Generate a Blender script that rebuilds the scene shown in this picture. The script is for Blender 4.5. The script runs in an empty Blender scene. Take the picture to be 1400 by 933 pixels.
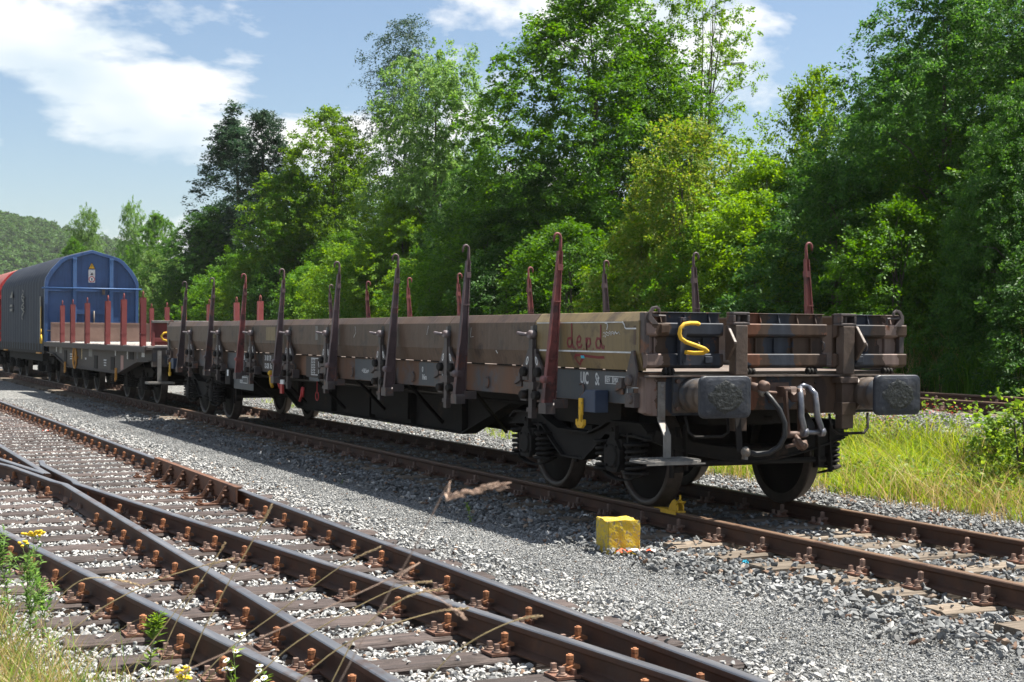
import bpy, bmesh, math, random
import numpy as np
from mathutils import Vector, Matrix

R_ = math.radians
random.seed(7)
RNG = np.random.default_rng(7)
scene = bpy.context.scene
COL = scene.collection

# ------------------------------------------------------------------ camera
CAM_POS = Vector((-7.638, -10.251, 1.702))
CAM_YAW, CAM_PITCH, CAM_ROLL = 24.941, -0.219, 0.388      # degrees
def cam_basis():
    y, p, r = R_(CAM_YAW), R_(CAM_PITCH), R_(CAM_ROLL)
    f = Vector((math.sin(y) * math.cos(p), math.cos(y) * math.cos(p), math.sin(p)))
    rt = f.cross(Vector((0, 0, 1))).normalized()
    up = rt.cross(f)
    r2 = rt * math.cos(r) + up * math.sin(r)
    u2 = up * math.cos(r) - rt * math.sin(r)
    return r2, u2, f
_r, _u, _f = cam_basis()
cam_data = bpy.data.cameras.new('camera')
cam = bpy.data.objects.new('camera', cam_data)
COL.objects.link(cam)
cam.matrix_world = Matrix(((_r.x, _u.x, -_f.x, CAM_POS.x), (_r.y, _u.y, -_f.y, CAM_POS.y), (_r.z, _u.z, -_f.z, CAM_POS.z), (0, 0, 0, 1)))
cam_data.sensor_width = 36.0
cam_data.lens = 53.22
cam_data.clip_start = 0.1
cam_data.clip_end = 6000
cam_data.dof.use_dof = True
cam_data.dof.focus_distance = 12.5
cam_data.dof.aperture_fstop = 8.0
scene.camera = cam

# ------------------------------------------------------------------ sun and sky
SUN = Vector((0.50, -0.105, 1.0)).normalized()            # towards the sun
sun_data = bpy.data.lights.new('sun', 'SUN')
sun_data.energy = 5.0
sun_data.angle = R_(0.5)
sun_data.color = (1.0, 0.95, 0.86)
sun = bpy.data.objects.new('sun', sun_data)
COL.objects.link(sun)
sun.rotation_euler = (-SUN).to_track_quat('-Z', 'Y').to_euler()
SUN_EL = math.asin(SUN.z)
SUN_AZ = math.atan2(SUN.x, SUN.y)                          # clockwise from +Y

world = bpy.data.worlds.new('World')
scene.world = world
world.use_nodes = True
def build_world():
    nt = world.node_tree; nt.nodes.clear()
    N = nt.nodes.new; L = nt.links.new
    out = N('ShaderNodeOutputWorld'); bg = N('ShaderNodeBackground')
    sky = N('ShaderNodeTexSky'); sky.sky_type = 'NISHITA'; sky.sun_disc = False
    sky.sun_elevation = SUN_EL; sky.sun_rotation = SUN_AZ
    sky.air_density = 1.0; sky.dust_density = 0.8; sky.ozone_density = 2.6; sky.altitude = 0
    tc = N('ShaderNodeTexCoord')
    mp = N('ShaderNodeMapping'); mp.inputs['Scale'].default_value = CLOUD_SCALE; mp.inputs['Location'].default_value = CLOUD_OFF
    L(tc.outputs['Generated'], mp.inputs['Vector'])
    n1 = N('ShaderNodeTexNoise'); n1.inputs['Scale'].default_value = 1.0; n1.inputs['Detail'].default_value = 9; n1.inputs['Roughness'].default_value = 0.58; n1.inputs['Distortion'].default_value = 0.15
    L(mp.outputs[0], n1.inputs['Vector'])
    ramp = N('ShaderNodeValToRGB'); ramp.color_ramp.elements[0].position = 0.497; ramp.color_ramp.elements[1].position = 0.57
    L(n1.outputs['Fac'], ramp.inputs[0])
    # thickness of the cloud, for its grey belly
    mp2 = N('ShaderNodeMapping'); mp2.inputs['Scale'].default_value = CLOUD_SCALE
    mp2.inputs['Location'].default_value = (CLOUD_OFF[0] + .02, CLOUD_OFF[1], CLOUD_OFF[2] + 0.33)
    L(tc.outputs['Generated'], mp2.inputs['Vector'])
    n2 = N('ShaderNodeTexNoise'); n2.inputs['Scale'].default_value = 1.0; n2.inputs['Detail'].default_value = 4; n2.inputs['Roughness'].default_value = 0.5
    L(mp2.outputs[0], n2.inputs['Vector'])
    r2 = N('ShaderNodeValToRGB'); r2.color_ramp.elements[0].position = 0.47; r2.color_ramp.elements[1].position = 0.64
    r2.color_ramp.elements[0].color = (9.0, 8.9, 8.7, 1); r2.color_ramp.elements[1].color = (5.0, 6.0, 6.8, 1)
    L(n2.outputs['Fac'], r2.inputs[0])
    mix = N('ShaderNodeMixRGB'); L(ramp.outputs[0], mix.inputs[0]); L(sky.outputs[0], mix.inputs[1]); L(r2.outputs[0], mix.inputs[2])
    L(mix.outputs[0], bg.inputs['Color']); bg.inputs['Strength'].default_value = 0.05
    L(bg.outputs[0], out.inputs['Surface'])
CLOUD_SCALE = (4.2, 4.2, 9.0)
CLOUD_OFF = (2.0, 9.0, 18.1)
build_world()

scene.view_settings.view_transform = 'Standard'
scene.view_settings.look = 'None'
scene.view_settings.exposure = 1.48
scene.view_settings.gamma = 1.0
scene.view_settings.use_curve_mapping = False
scene.render.engine = 'CYCLES'
scene.cycles.max_bounces = 6
scene.cycles.diffuse_bounces = 1
scene.cycles.glossy_bounces = 3
scene.cycles.transmission_bounces = 4
scene.cycles.transparent_max_bounces = 6
scene.cycles.volume_bounces = 0
scene.cycles.caustics_reflective = False
scene.cycles.caustics_refractive = False
scene.cycles.use_denoising = True
scene.cycles.sample_clamp_indirect = 4.0

# ------------------------------------------------------------------ helpers
def project(P):
    d = Vector(P) - CAM_POS
    z = d.dot(_f)
    if z < 0.05: return None
    k = 53.22 / 36 * 1400
    return 700 + k * d.dot(_r) / z, 466.5 - k * d.dot(_u) / z, z
def pixel_y(px, x):
    """y of the point at plan position x that lies behind image column px"""
    a = R_(CAM_YAW) + math.atan((px - 700) / 2069.7)
    return CAM_POS.y + (x - CAM_POS.x) / math.tan(a)

class MB:
    def __init__(s): s.v = []; s.f = []; s.m = []; s.s = []
    def add(s, vs, fs, m=0, sm=False):
        o = len(s.v); s.v += [tuple(p) for p in vs]
        for f in fs:
            s.f.append([i + o for i in f]); s.m.append(m); s.s.append(sm)
        return s
    def box(s, x0, x1, y0, y1, z0, z1, m=0):
        return s.add([(x0,y0,z0),(x1,y0,z0),(x1,y1,z0),(x0,y1,z0),(x0,y0,z1),(x1,y0,z1),(x1,y1,z1),(x0,y1,z1)],
                     [(0,3,2,1),(4,5,6,7),(0,1,5,4),(1,2,6,5),(2,3,7,6),(3,0,4,7)], m)
    def bar(s, p0, p1, w, h, m=0, up=(0,0,1)):
        p0 = Vector(p0); p1 = Vector(p1); d = (p1 - p0).normalized()
        a = d.cross(Vector(up))
        if a.length < 1e-4: a = d.cross(Vector((1, 0, 0)))
        a.normalize(); b = a.cross(d)
        vs = []
        for p in (p0, p1):
            for sx, sy in ((-1,-1),(1,-1),(1,1),(-1,1)): vs.append(p + a * (sx * w / 2) + b * (sy * h / 2))
        return s.add(vs, [(0,1,2,3),(4,7,6,5),(0,4,5,1),(1,5,6,2),(2,6,7,3),(3,7,4,0)], m)
    def prism(s, poly, axis, a0, a1, m=0, sm=False):
        n = len(poly)
        def P(q, a):
            if axis == 'x': return (a, q[0], q[1])
            if axis == 'y': return (q[0], a, q[1])
            return (q[0], q[1], a)
        vs = [P(q, a0) for q in poly] + [P(q, a1) for q in poly]
        fs = [list(range(n))[::-1], list(range(n, 2 * n))]
        s.add(vs, fs, m)
        o = len(s.v) - 2 * n
        for i in range(n):
            j = (i + 1) % n
            s.f.append([o + i, o + j, o + n + j, o + n + i]); s.m.append(m); s.s.append(sm)
        return s
    def tube(s, pts, r, n=8, m=0, sm=True, caps=True):
        pts = [Vector(p) for p in pts]; k = len(pts)
        rs = r if isinstance(r, (list, tuple)) else [r] * k
        prev = None; vs = []
        for i, p in enumerate(pts):
            d = (pts[min(i + 1, k - 1)] - pts[max(i - 1, 0)]).normalized()
            if prev is None:
                a = d.cross(Vector((0, 0, 1)))
                if a.length < 1e-3: a = d.cross(Vector((1, 0, 0)))
            else:
                a = prev - d * prev.dot(d)
            a.normalize(); prev = a; b = d.cross(a)
            for q in range(n):
                t = 2 * math.pi * q / n
                vs.append(p + (a * math.cos(t) + b * math.sin(t)) * rs[i])
        fs = []
        for i in range(k - 1):
            for q in range(n):
                q2 = (q + 1) % n
                fs.append((i * n + q, i * n + q2, (i + 1) * n + q2, (i + 1) * n + q))
        s.add(vs, fs, m, sm)
        if caps:
            o = len(s.v) - len(vs)
            s.f.append([o + q for q in range(n)][::-1]); s.m.append(m); s.s.append(False)
            s.f.append([o + (k - 1) * n + q for q in range(n)]); s.m.append(m); s.s.append(False)
        return s
    def cyl(s, p0, p1, r0, r1=None, n=14, m=0, sm=True):
        return s.tube([p0, p1], [r0, r0 if r1 is None else r1], n, m, sm)
    def lathe(s, p0, d, prof, n=18, m=0, sm=True, caps=True):
        p0 = Vector(p0); d = Vector(d).normalized()
        a = d.cross(Vector((0, 0, 1)))
        if a.length < 1e-3: a = Vector((1, 0, 0))
        a.normalize(); b = d.cross(a); vs = []
        for t, r in prof:
            for q in range(n):
                th = 2 * math.pi * q / n
                vs.append(p0 + d * t + (a * math.cos(th) + b * math.sin(th)) * r)
        fs = []
        for i in range(len(prof) - 1):
            for q in range(n):
                q2 = (q + 1) % n
                fs.append((i*n+q, i*n+q2, (i+1)*n+q2, (i+1)*n+q))
        s.add(vs, fs, m, sm)
        o = len(s.v) - len(vs)
        if not caps: return s
        s.f.append([o + q for q in range(n)][::-1]); s.m.append(m); s.s.append(False)
        s.f.append([o + (len(prof)-1)*n + q for q in range(n)]); s.m.append(m); s.s.append(False)
        return s
    def mesh(s, name, mats):
        me = bpy.data.meshes.new(name)
        me.from_pydata(s.v, [], s.f)
        for m_ in (mats if isinstance(mats, (list, tuple)) else [mats]): me.materials.append(m_)
        me.polygons.foreach_set('material_index', s.m)
        me.polygons.foreach_set('use_smooth', s.s)
        bm = bmesh.new(); bm.from_mesh(me)
        bmesh.ops.recalc_face_normals(bm, faces=bm.faces)
        bm.to_mesh(me); bm.free()
        return me
    def build(s, name, mats, parent=None, loc=None, bev=0):
        return link(name, s.mesh(name, mats), parent, loc, bev)

def link(name, me, parent=None, loc=None, bev=0):
    o = bpy.data.objects.new(name, me); COL.objects.link(o)
    if parent is not None: o.parent = parent
    if loc is not None: o.location = loc
    if bev:
        b = o.modifiers.new('bevel', 'BEVEL'); b.width = bev; b.segments = 2; b.limit_method = 'ANGLE'; b.angle_limit = R_(40)
    return o
def thing(name, label, cat, loc=(0, 0, 0), rz=0, group=None):
    o = bpy.data.objects.new(name, None); COL.objects.link(o)
    o.location = loc; o.rotation_euler = (0, 0, rz); o.empty_display_size = 0.2
    return tag(o, label, cat, group)
def tag(o, label=None, cat=None, group=None, kind=None):
    if label: o['label'] = label
    if cat: o['category'] = cat
    if group: o['group'] = group
    if kind: o['kind'] = kind
    return o
def copy_tree(o, parent=None):
    c = o.copy(); COL.objects.link(c)
    if parent is not None: c.parent = parent
    for ch in list(o.children): copy_tree(ch, c)
    return c
def ordinal(i):
    return ['first', 'second', 'third', 'fourth', 'fifth', 'sixth', 'seventh', 'eighth', 'ninth', 'tenth', 'eleventh', 'twelfth', 'thirteenth',
            'fourteenth', 'fifteenth', 'sixteenth', 'seventeenth', 'eighteenth', 'nineteenth', 'twentieth'][i] if i < 20 else str(i + 1) + 'th'

# ------------------------------------------------------------------ materials
def ramp_set(rn, stops):
    cr = rn.color_ramp
    while len(cr.elements) > 1: cr.elements.remove(cr.elements[-1])
    for i, (p, c) in enumerate(stops):
        e = cr.elements[0] if i == 0 else cr.elements.new(p)
        e.position = p; e.color = (c[0], c[1], c[2], 1)
def pmat(name, stops, scale=4.0, stretch=(1, 1, 1), detail=6, rough=0.7, metal=0.0, bump=0.2, bscale=40, bdist=0.004,
         rust=None, rust_amt=0.45, rust_scale=3.0, rand=0.0, streak=None, spec=0.4, distort=0.0, rough_var=0.15):
    """Procedural paint / wood / rust: noise between colours, a second rust or dirt layer, streaks, fine bump."""
    m = bpy.data.materials.new(name); m.use_nodes = True
    nt = m.node_tree; nt.nodes.clear(); N = nt.nodes.new; L = nt.links.new
    out = N('ShaderNodeOutputMaterial'); b = N('ShaderNodeBsdfPrincipled'); L(b.outputs[0], out.inputs[0])
    tc = N('ShaderNodeTexCoord'); mp = N('ShaderNodeMapping'); mp.inputs['Scale'].default_value = stretch
    oi = N('ShaderNodeObjectInfo')
    vadd = N('ShaderNodeVectorMath'); vadd.operation = 'ADD'
    vm = N('ShaderNodeVectorMath'); vm.operation = 'SCALE'; vm.inputs['Scale'].default_value = 37.0 if rand else 0.0
    cmb = N('ShaderNodeCombineXYZ'); L(oi.outputs['Random'], cmb.inputs[0]); L(oi.outputs['Random'], cmb.inputs[1])
    L(cmb.outputs[0], vm.inputs[0]); L(tc.outputs['Object'], vadd.inputs[0]); L(vm.outputs[0], vadd.inputs[1])
    L(vadd.outputs[0], mp.inputs['Vector'])
    n = N('ShaderNodeTexNoise'); n.inputs['Scale'].default_value = scale; n.inputs['Detail'].default_value = detail
    n.inputs['Roughness'].default_value = 0.62; n.inputs['Distortion'].default_value = distort
    L(mp.outputs[0], n.inputs['Vector'])
    cr = N('ShaderNodeValToRGB'); ramp_set(cr, stops); L(n.outputs['Fac'], cr.inputs[0])
    colour = cr.outputs[0]
    if rust:
        n2 = N('ShaderNodeTexNoise'); n2.inputs['Scale'].default_value = rust_scale; n2.inputs['Detail'].default_value = 9; n2.inputs['Roughness'].default_value = 0.7
        L(vadd.outputs[0], n2.inputs['Vector'])
        r2 = N('ShaderNodeValToRGB'); ramp_set(r2, [(1 - rust_amt - 0.06, (0, 0, 0)), (1 - rust_amt + 0.05, (1, 1, 1))]); L(n2.outputs['Fac'], r2.inputs[0])
        mx = N('ShaderNodeMixRGB'); L(r2.outputs[0], mx.inputs[0]); L(colour, mx.inputs[1]); mx.inputs[2].default_value = (*rust, 1); colour = mx.outputs[0]
    if streak:
        mp3 = N('ShaderNodeMapping'); mp3.inputs['Scale'].default_value = streak[1]; L(vadd.outputs[0], mp3.inputs['Vector'])
        n3 = N('ShaderNodeTexNoise'); n3.inputs['Scale'].default_value = 1.0; n3.inputs['Detail'].default_value = 7; n3.inputs['Roughness'].default_value = 0.7
        L(mp3.outputs[0], n3.inputs['Vector'])
        r3 = N('ShaderNodeValToRGB'); ramp_set(r3, [(0.48, (0, 0, 0)), (0.72, (streak[2],) * 3)]); L(n3.outputs['Fac'], r3.inputs[0])
        mx = N('ShaderNodeMixRGB'); L(r3.outputs[0], mx.inputs[0]); L(colour, mx.inputs[1]); mx.inputs[2].default_value = (*streak[0], 1); colour = mx.outputs[0]
    if rand:
        hv = N('ShaderNodeHueSaturation'); mr = N('ShaderNodeMapRange'); mr.inputs['To Min'].default_value = 1 - rand; mr.inputs['To Max'].default_value = 1 + rand
        L(oi.outputs['Random'], mr.inputs[0]); L(mr.outputs[0], hv.inputs['Value']); L(colour, hv.inputs['Color']); colour = hv.outputs[0]
    L(colour, b.inputs['Base Color'])
    b.inputs['Metallic'].default_value = metal; b.inputs['Specular IOR Level'].default_value = spec
    rr = N('ShaderNodeMapRange'); rr.inputs['To Min'].default_value = max(0.05, rough - rough_var); rr.inputs['To Max'].default_value = min(1, rough + rough_var)
    L(n.outputs['Fac'], rr.inputs[0]); L(rr.outputs[0], b.inputs['Roughness'])
    if bump:
        nb = N('ShaderNodeTexNoise'); nb.inputs['Scale'].default_value = bscale; nb.inputs['Detail'].default_value = 5; L(mp.outputs[0], nb.inputs['Vector'])
        bp = N('ShaderNodeBump'); bp.inputs['Strength'].default_value = bump; bp.inputs['Distance'].default_value = bdist
        L(nb.outputs['Fac'], bp.inputs['Height']); L(bp.outputs[0], b.inputs['Normal'])
    return m
def flat(name, c, rough=0.6, metal=0.0, var=0.12, scale=14):
    lo = tuple(v * (1 - var) for v in c); hi = tuple(min(1, v * (1 + var)) for v in c)
    return pmat(name, [(0.3, lo), (0.7, hi)], scale=scale, rough=rough, metal=metal, bump=0.1, bscale=60, bdist=0.002)

M = {}
M['board'] = pmat('umber board paint', [(0.3, (0.062, 0.036, 0.022)), (0.5, (0.085, 0.052, 0.033)), (0.62, (0.10, 0.065, 0.043)), (0.78, (0.13, 0.088, 0.06))], scale=2.6, detail=10, rough=0.55, bump=0.45, bscale=9, bdist=0.012,
                  rust=(0.035, 0.022, 0.016), rust_amt=0.42, rust_scale=2.4, streak=((0.15, 0.115, 0.09), (5.0, 26.0, 1.1), 0.38), rand=0.12)
M['khaki'] = pmat('khaki board paint', [(0.3, (0.165, 0.117, 0.052)), (0.6, (0.21, 0.155, 0.074)), (0.8, (0.25, 0.195, 0.11))], scale=2.5, detail=10, rough=0.55, bump=0.4, bscale=9, bdist=0.01,
                  rust=(0.085, 0.06, 0.035), rust_amt=0.38, rust_scale=3, streak=((0.07, 0.055, 0.04), (4.0, 22.0, 1.0), 0.5))
M['sole'] = pmat('brown sole bar paint', [(0.35, (0.10, 0.055, 0.033)), (0.5, (0.15, 0.075, 0.042)), (0.7, (0.12, 0.085, 0.065))], scale=2.6, stretch=(1, 1, 0.35), rough=0.7,
                 rust=(0.10, 0.10, 0.105), rust_amt=0.42, rust_scale=1.3, bump=0.3)
M['slate'] = pmat('slate panel paint', [(0.3, (0.055, 0.062, 0.07)), (0.7, (0.085, 0.093, 0.10))], scale=3, rough=0.55, bump=0.15, streak=((0.14, 0.09, 0.06), (4.0, 12.0, 1.2), 0.3))
M['grime'] = pmat('black running gear grime', [(0.3, (0.009, 0.008, 0.0075)), (0.7, (0.022, 0.019, 0.017))], scale=5, rough=0.8, spec=0.25, rust=(0.045, 0.028, 0.02), rust_amt=0.36, rust_scale=4, bump=0.4)
M['latch'] = pmat('latch steel', [(0.3, (0.05, 0.042, 0.042)), (0.7, (0.10, 0.08, 0.075))], scale=7, rough=0.55, rust=(0.17, 0.075, 0.04), rust_amt=0.40, rust_scale=5, bump=0.3, rand=0.2)
M['knuckle'] = pmat('worn latch handle', [(0.3, (0.10, 0.085, 0.09)), (0.7, (0.21, 0.185, 0.19))], scale=12, rough=0.5, rust=(0.16, 0.09, 0.07), rust_amt=0.4, rust_scale=12, bump=0.3)
M['stake_red'] = pmat('red oxide stake', [(0.3, (0.13, 0.035, 0.034)), (0.7, (0.24, 0.075, 0.065))], scale=7, rough=0.6, rust=(0.07, 0.03, 0.028), rust_amt=0.46, rust_scale=4, bump=0.3, rand=0.15)
M['stake_dark'] = pmat('dark worn stake', [(0.3, (0.05, 0.034, 0.036)), (0.7, (0.10, 0.065, 0.066))], scale=5, rough=0.55, rust=(0.17, 0.06, 0.04), rust_amt=0.38, rust_scale=3.5, bump=0.3, rand=0.2)
M['stake_w2'] = pmat('plain red stake', [(0.3, (0.15, 0.03, 0.03)), (0.7, (0.22, 0.05, 0.048))], scale=3, rough=0.6, bump=0.2, rust=(0.14, 0.04, 0.035), rust_amt=0.35, rust_scale=3, rand=0.25)
M['end'] = None
M['plate_edge'] = pmat('worn deck edge', [(0.3, (0.10, 0.075, 0.06)), (0.7, (0.21, 0.17, 0.14))], scale=8, rough=0.6, rust=(0.07, 0.045, 0.035), rust_amt=0.45, rust_scale=5)
M['deck'] = pmat('deck wood', [(0.3, (0.16, 0.12, 0.09)), (0.7, (0.30, 0.25, 0.20))], scale=3, stretch=(0.6, 8, 6), rough=0.85, bump=0.4)
M['buffer'] = pmat('greasy black buffer', [(0.3, (0.014, 0.017, 0.025)), (0.6, (0.027, 0.031, 0.041)), (0.8, (0.06, 0.065, 0.075))], scale=9, rough=0.5, bump=0.7, bscale=22, bdist=0.008, rust=(0.03, 0.03, 0.032), rust_amt=0.4, rust_scale=6)
M['grease'] = pmat('dried buffer grease', [(0.35, (0.012, 0.013, 0.013)), (0.66, (0.03, 0.033, 0.032)), (0.78, (0.20, 0.21, 0.20))], scale=26, rough=0.4, bump=1.0, bscale=34, bdist=0.012)
M['yellow'] = pmat('yellow paint', [(0.3, (0.52, 0.29, 0.016)), (0.7, (0.70, 0.43, 0.03))], scale=10, rough=0.7, rust=(0.22, 0.14, 0.07), rust_amt=0.38, rust_scale=26, bump=0.3)
M['white'] = flat('white lettering paint', (0.72, 0.73, 0.72), var=0.15)
M['letter'] = pmat('faded lettering', [(0.3, (0.42, 0.43, 0.43)), (0.7, (0.70, 0.71, 0.70))], scale=18, rough=0.6, bump=0)
M['graffiti'] = flat('maroon spray paint', (0.16, 0.02, 0.025), var=0.2)
M['cyan'] = flat('cyan sticker', (0.05, 0.45, 0.6))
M['rubber'] = flat('hose rubber', (0.012, 0.013, 0.015), rough=0.5)
M['steel'] = pmat('bare coupling steel', [(0.3, (0.10, 0.11, 0.145)), (0.7, (0.27, 0.27, 0.28))], scale=9, rough=0.38, metal=0.7, bump=0.3, rust=(0.20, 0.11, 0.07), rust_amt=0.34, rust_scale=9)
M['casting'] = pmat('rusty brown casting', [(0.3, (0.06, 0.035, 0.026)), (0.7, (0.13, 0.08, 0.06))], scale=9, rough=0.65, bump=0.4, rust=(0.28, 0.13, 0.07), rust_amt=0.32, rust_scale=9)
M['galv'] = pmat('galvanised grey steel', [(0.3, (0.13, 0.125, 0.118)), (0.7, (0.24, 0.23, 0.215))], scale=10, rough=0.6, metal=0.2, bump=0.3, rust=(0.14, 0.11, 0.085), rust_amt=0.4, rust_scale=8)
M['bluebox'] = flat('slate blue bracket', (0.028, 0.045, 0.085), rough=0.5)
M['red'] = flat('signal red', (0.42, 0.03, 0.03), rough=0.45)
M['blue'] = pmat('blue wagon paint', [(0.3, (0.024, 0.062, 0.165)), (0.7, (0.042, 0.095, 0.23))], scale=1.5, rough=0.45, bump=0.15, rust=(0.13, 0.12, 0.10), rust_amt=0.24, rust_scale=2, streak=((0.012, 0.028, 0.075), (6, 6, 0.6), 0.75))
M['blue_edge'] = flat('pale blue rib paint', (0.045, 0.105, 0.24), rough=0.5)
M['tarp'] = pmat('grey tarpaulin', [(0.3, (0.020, 0.025, 0.038)), (0.7, (0.040, 0.047, 0.064))], scale=1.6, rough=0.7, spec=0.2, bump=0.3, bscale=8, bdist=0.02, streak=((0.10, 0.105, 0.11), (2.0, 4.0, 0.4), 0.4))
M['redwagon'] = pmat('red wagon paint', [(0.3, (0.36, 0.03, 0.03)), (0.7, (0.48, 0.05, 0.045))], scale=1.5, rough=0.5, bump=0.15, rust=(0.2, 0.03, 0.03), rust_amt=0.35, rust_scale=2)
M['w2side'] = pmat('grey brown sole bar', [(0.3, (0.044, 0.036, 0.031)), (0.7, (0.075, 0.061, 0.053))], scale=2.2, rough=0.7, bump=0.2, rust=(0.11, 0.075, 0.06), rust_amt=0.35, rust_scale=2.5)
M['w2end'] = pmat('brown end board', [(0.3, (0.10, 0.062, 0.05)), (0.7, (0.175, 0.115, 0.095))], scale=2.2, rough=0.7, bump=0.4, bscale=12, bdist=0.01)
M['tread'] = pmat('wheel tyre steel', [(0.3, (0.035, 0.027, 0.022)), (0.7, (0.085, 0.066, 0.054))], scale=9, rough=0.5, metal=0.2, bump=0.1)
M['rail_web'] = pmat('rusty rail web', [(0.3, (0.042, 0.020, 0.012)), (0.6, (0.075, 0.035, 0.020)), (0.8, (0.12, 0.062, 0.038))], scale=6, rough=0.75, bump=0.35, bscale=60, rust=(0.055, 0.03, 0.022), rust_amt=0.42, rust_scale=4)
M['rail_top'] = pmat('worn bright rail head', [(0.3, (0.15, 0.15, 0.16)), (0.7, (0.27, 0.265, 0.27))], scale=2, stretch=(8, 0.25, 8), rough=0.36, metal=0.7, bump=0.05, rust=(0.16, 0.11, 0.085), rust_amt=0.40, rust_scale=3)
M['rail_dull'] = pmat('dull brown rail head', [(0.3, (0.15, 0.09, 0.06)), (0.7, (0.23, 0.15, 0.10))], scale=2, stretch=(8, 0.3, 8), rough=0.42, metal=0.25, bump=0.1, rust=(0.09, 0.05, 0.035), rust_amt=0.4, rust_scale=3)
M['fast'] = pmat('rusty fastening', [(0.3, (0.10, 0.05, 0.035)), (0.7, (0.17, 0.085, 0.055))], scale=14, rough=0.75, bump=0.4, rand=0.25)
M['bolt'] = pmat('orange rust bolt', [(0.3, (0.19, 0.075, 0.032)), (0.7, (0.32, 0.14, 0.065))], scale=18, rough=0.8, bump=0.4, rand=0.25)
M['screw'] = pmat('brown sleeper screw', [(0.3, (0.13, 0.08, 0.06)), (0.7, (0.24, 0.16, 0.125))], scale=18, rough=0.6, bump=0.3, rand=0.25)
M['sleeper'] = pmat('tarred oak sleeper', [(0.3, (0.026, 0.019, 0.018)), (0.5, (0.055, 0.040, 0.036)), (0.62, (0.085, 0.063, 0.056)), (0.8, (0.15, 0.118, 0.10))], scale=3.0, stretch=(1.0, 16, 8), detail=10, rough=0.75, bump=0.9, bscale=7, bdist=0.016, rand=0.35, rust=(0.035, 0.024, 0.02), rust_amt=0.44, rust_scale=3)
M['sleeper_old'] = pmat('weathered grey sleeper', [(0.3, (0.095, 0.075, 0.055)), (0.55, (0.165, 0.132, 0.10)), (0.75, (0.26, 0.215, 0.17))], scale=3.0, stretch=(1.0, 14, 8), rough=0.9, bump=0.7, bscale=9, bdist=0.014, rand=0.25)
M['check'] = pmat('rust orange check rail', [(0.3, (0.075, 0.034, 0.02)), (0.7, (0.155, 0.072, 0.04))], scale=8, rough=0.75, bump=0.3, rust=(0.07, 0.035, 0.025), rust_amt=0.4)
M['bark'] = pmat('grey brown bark', [(0.3, (0.055, 0.045, 0.035)), (0.7, (0.14, 0.12, 0.095))], scale=5, stretch=(3, 3, 0.6), rough=0.9, bump=0.8, bscale=8, bdist=0.03)
M['straw'] = flat('dry straw', (0.52, 0.40, 0.20), rough=0.7, var=0.25)

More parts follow.
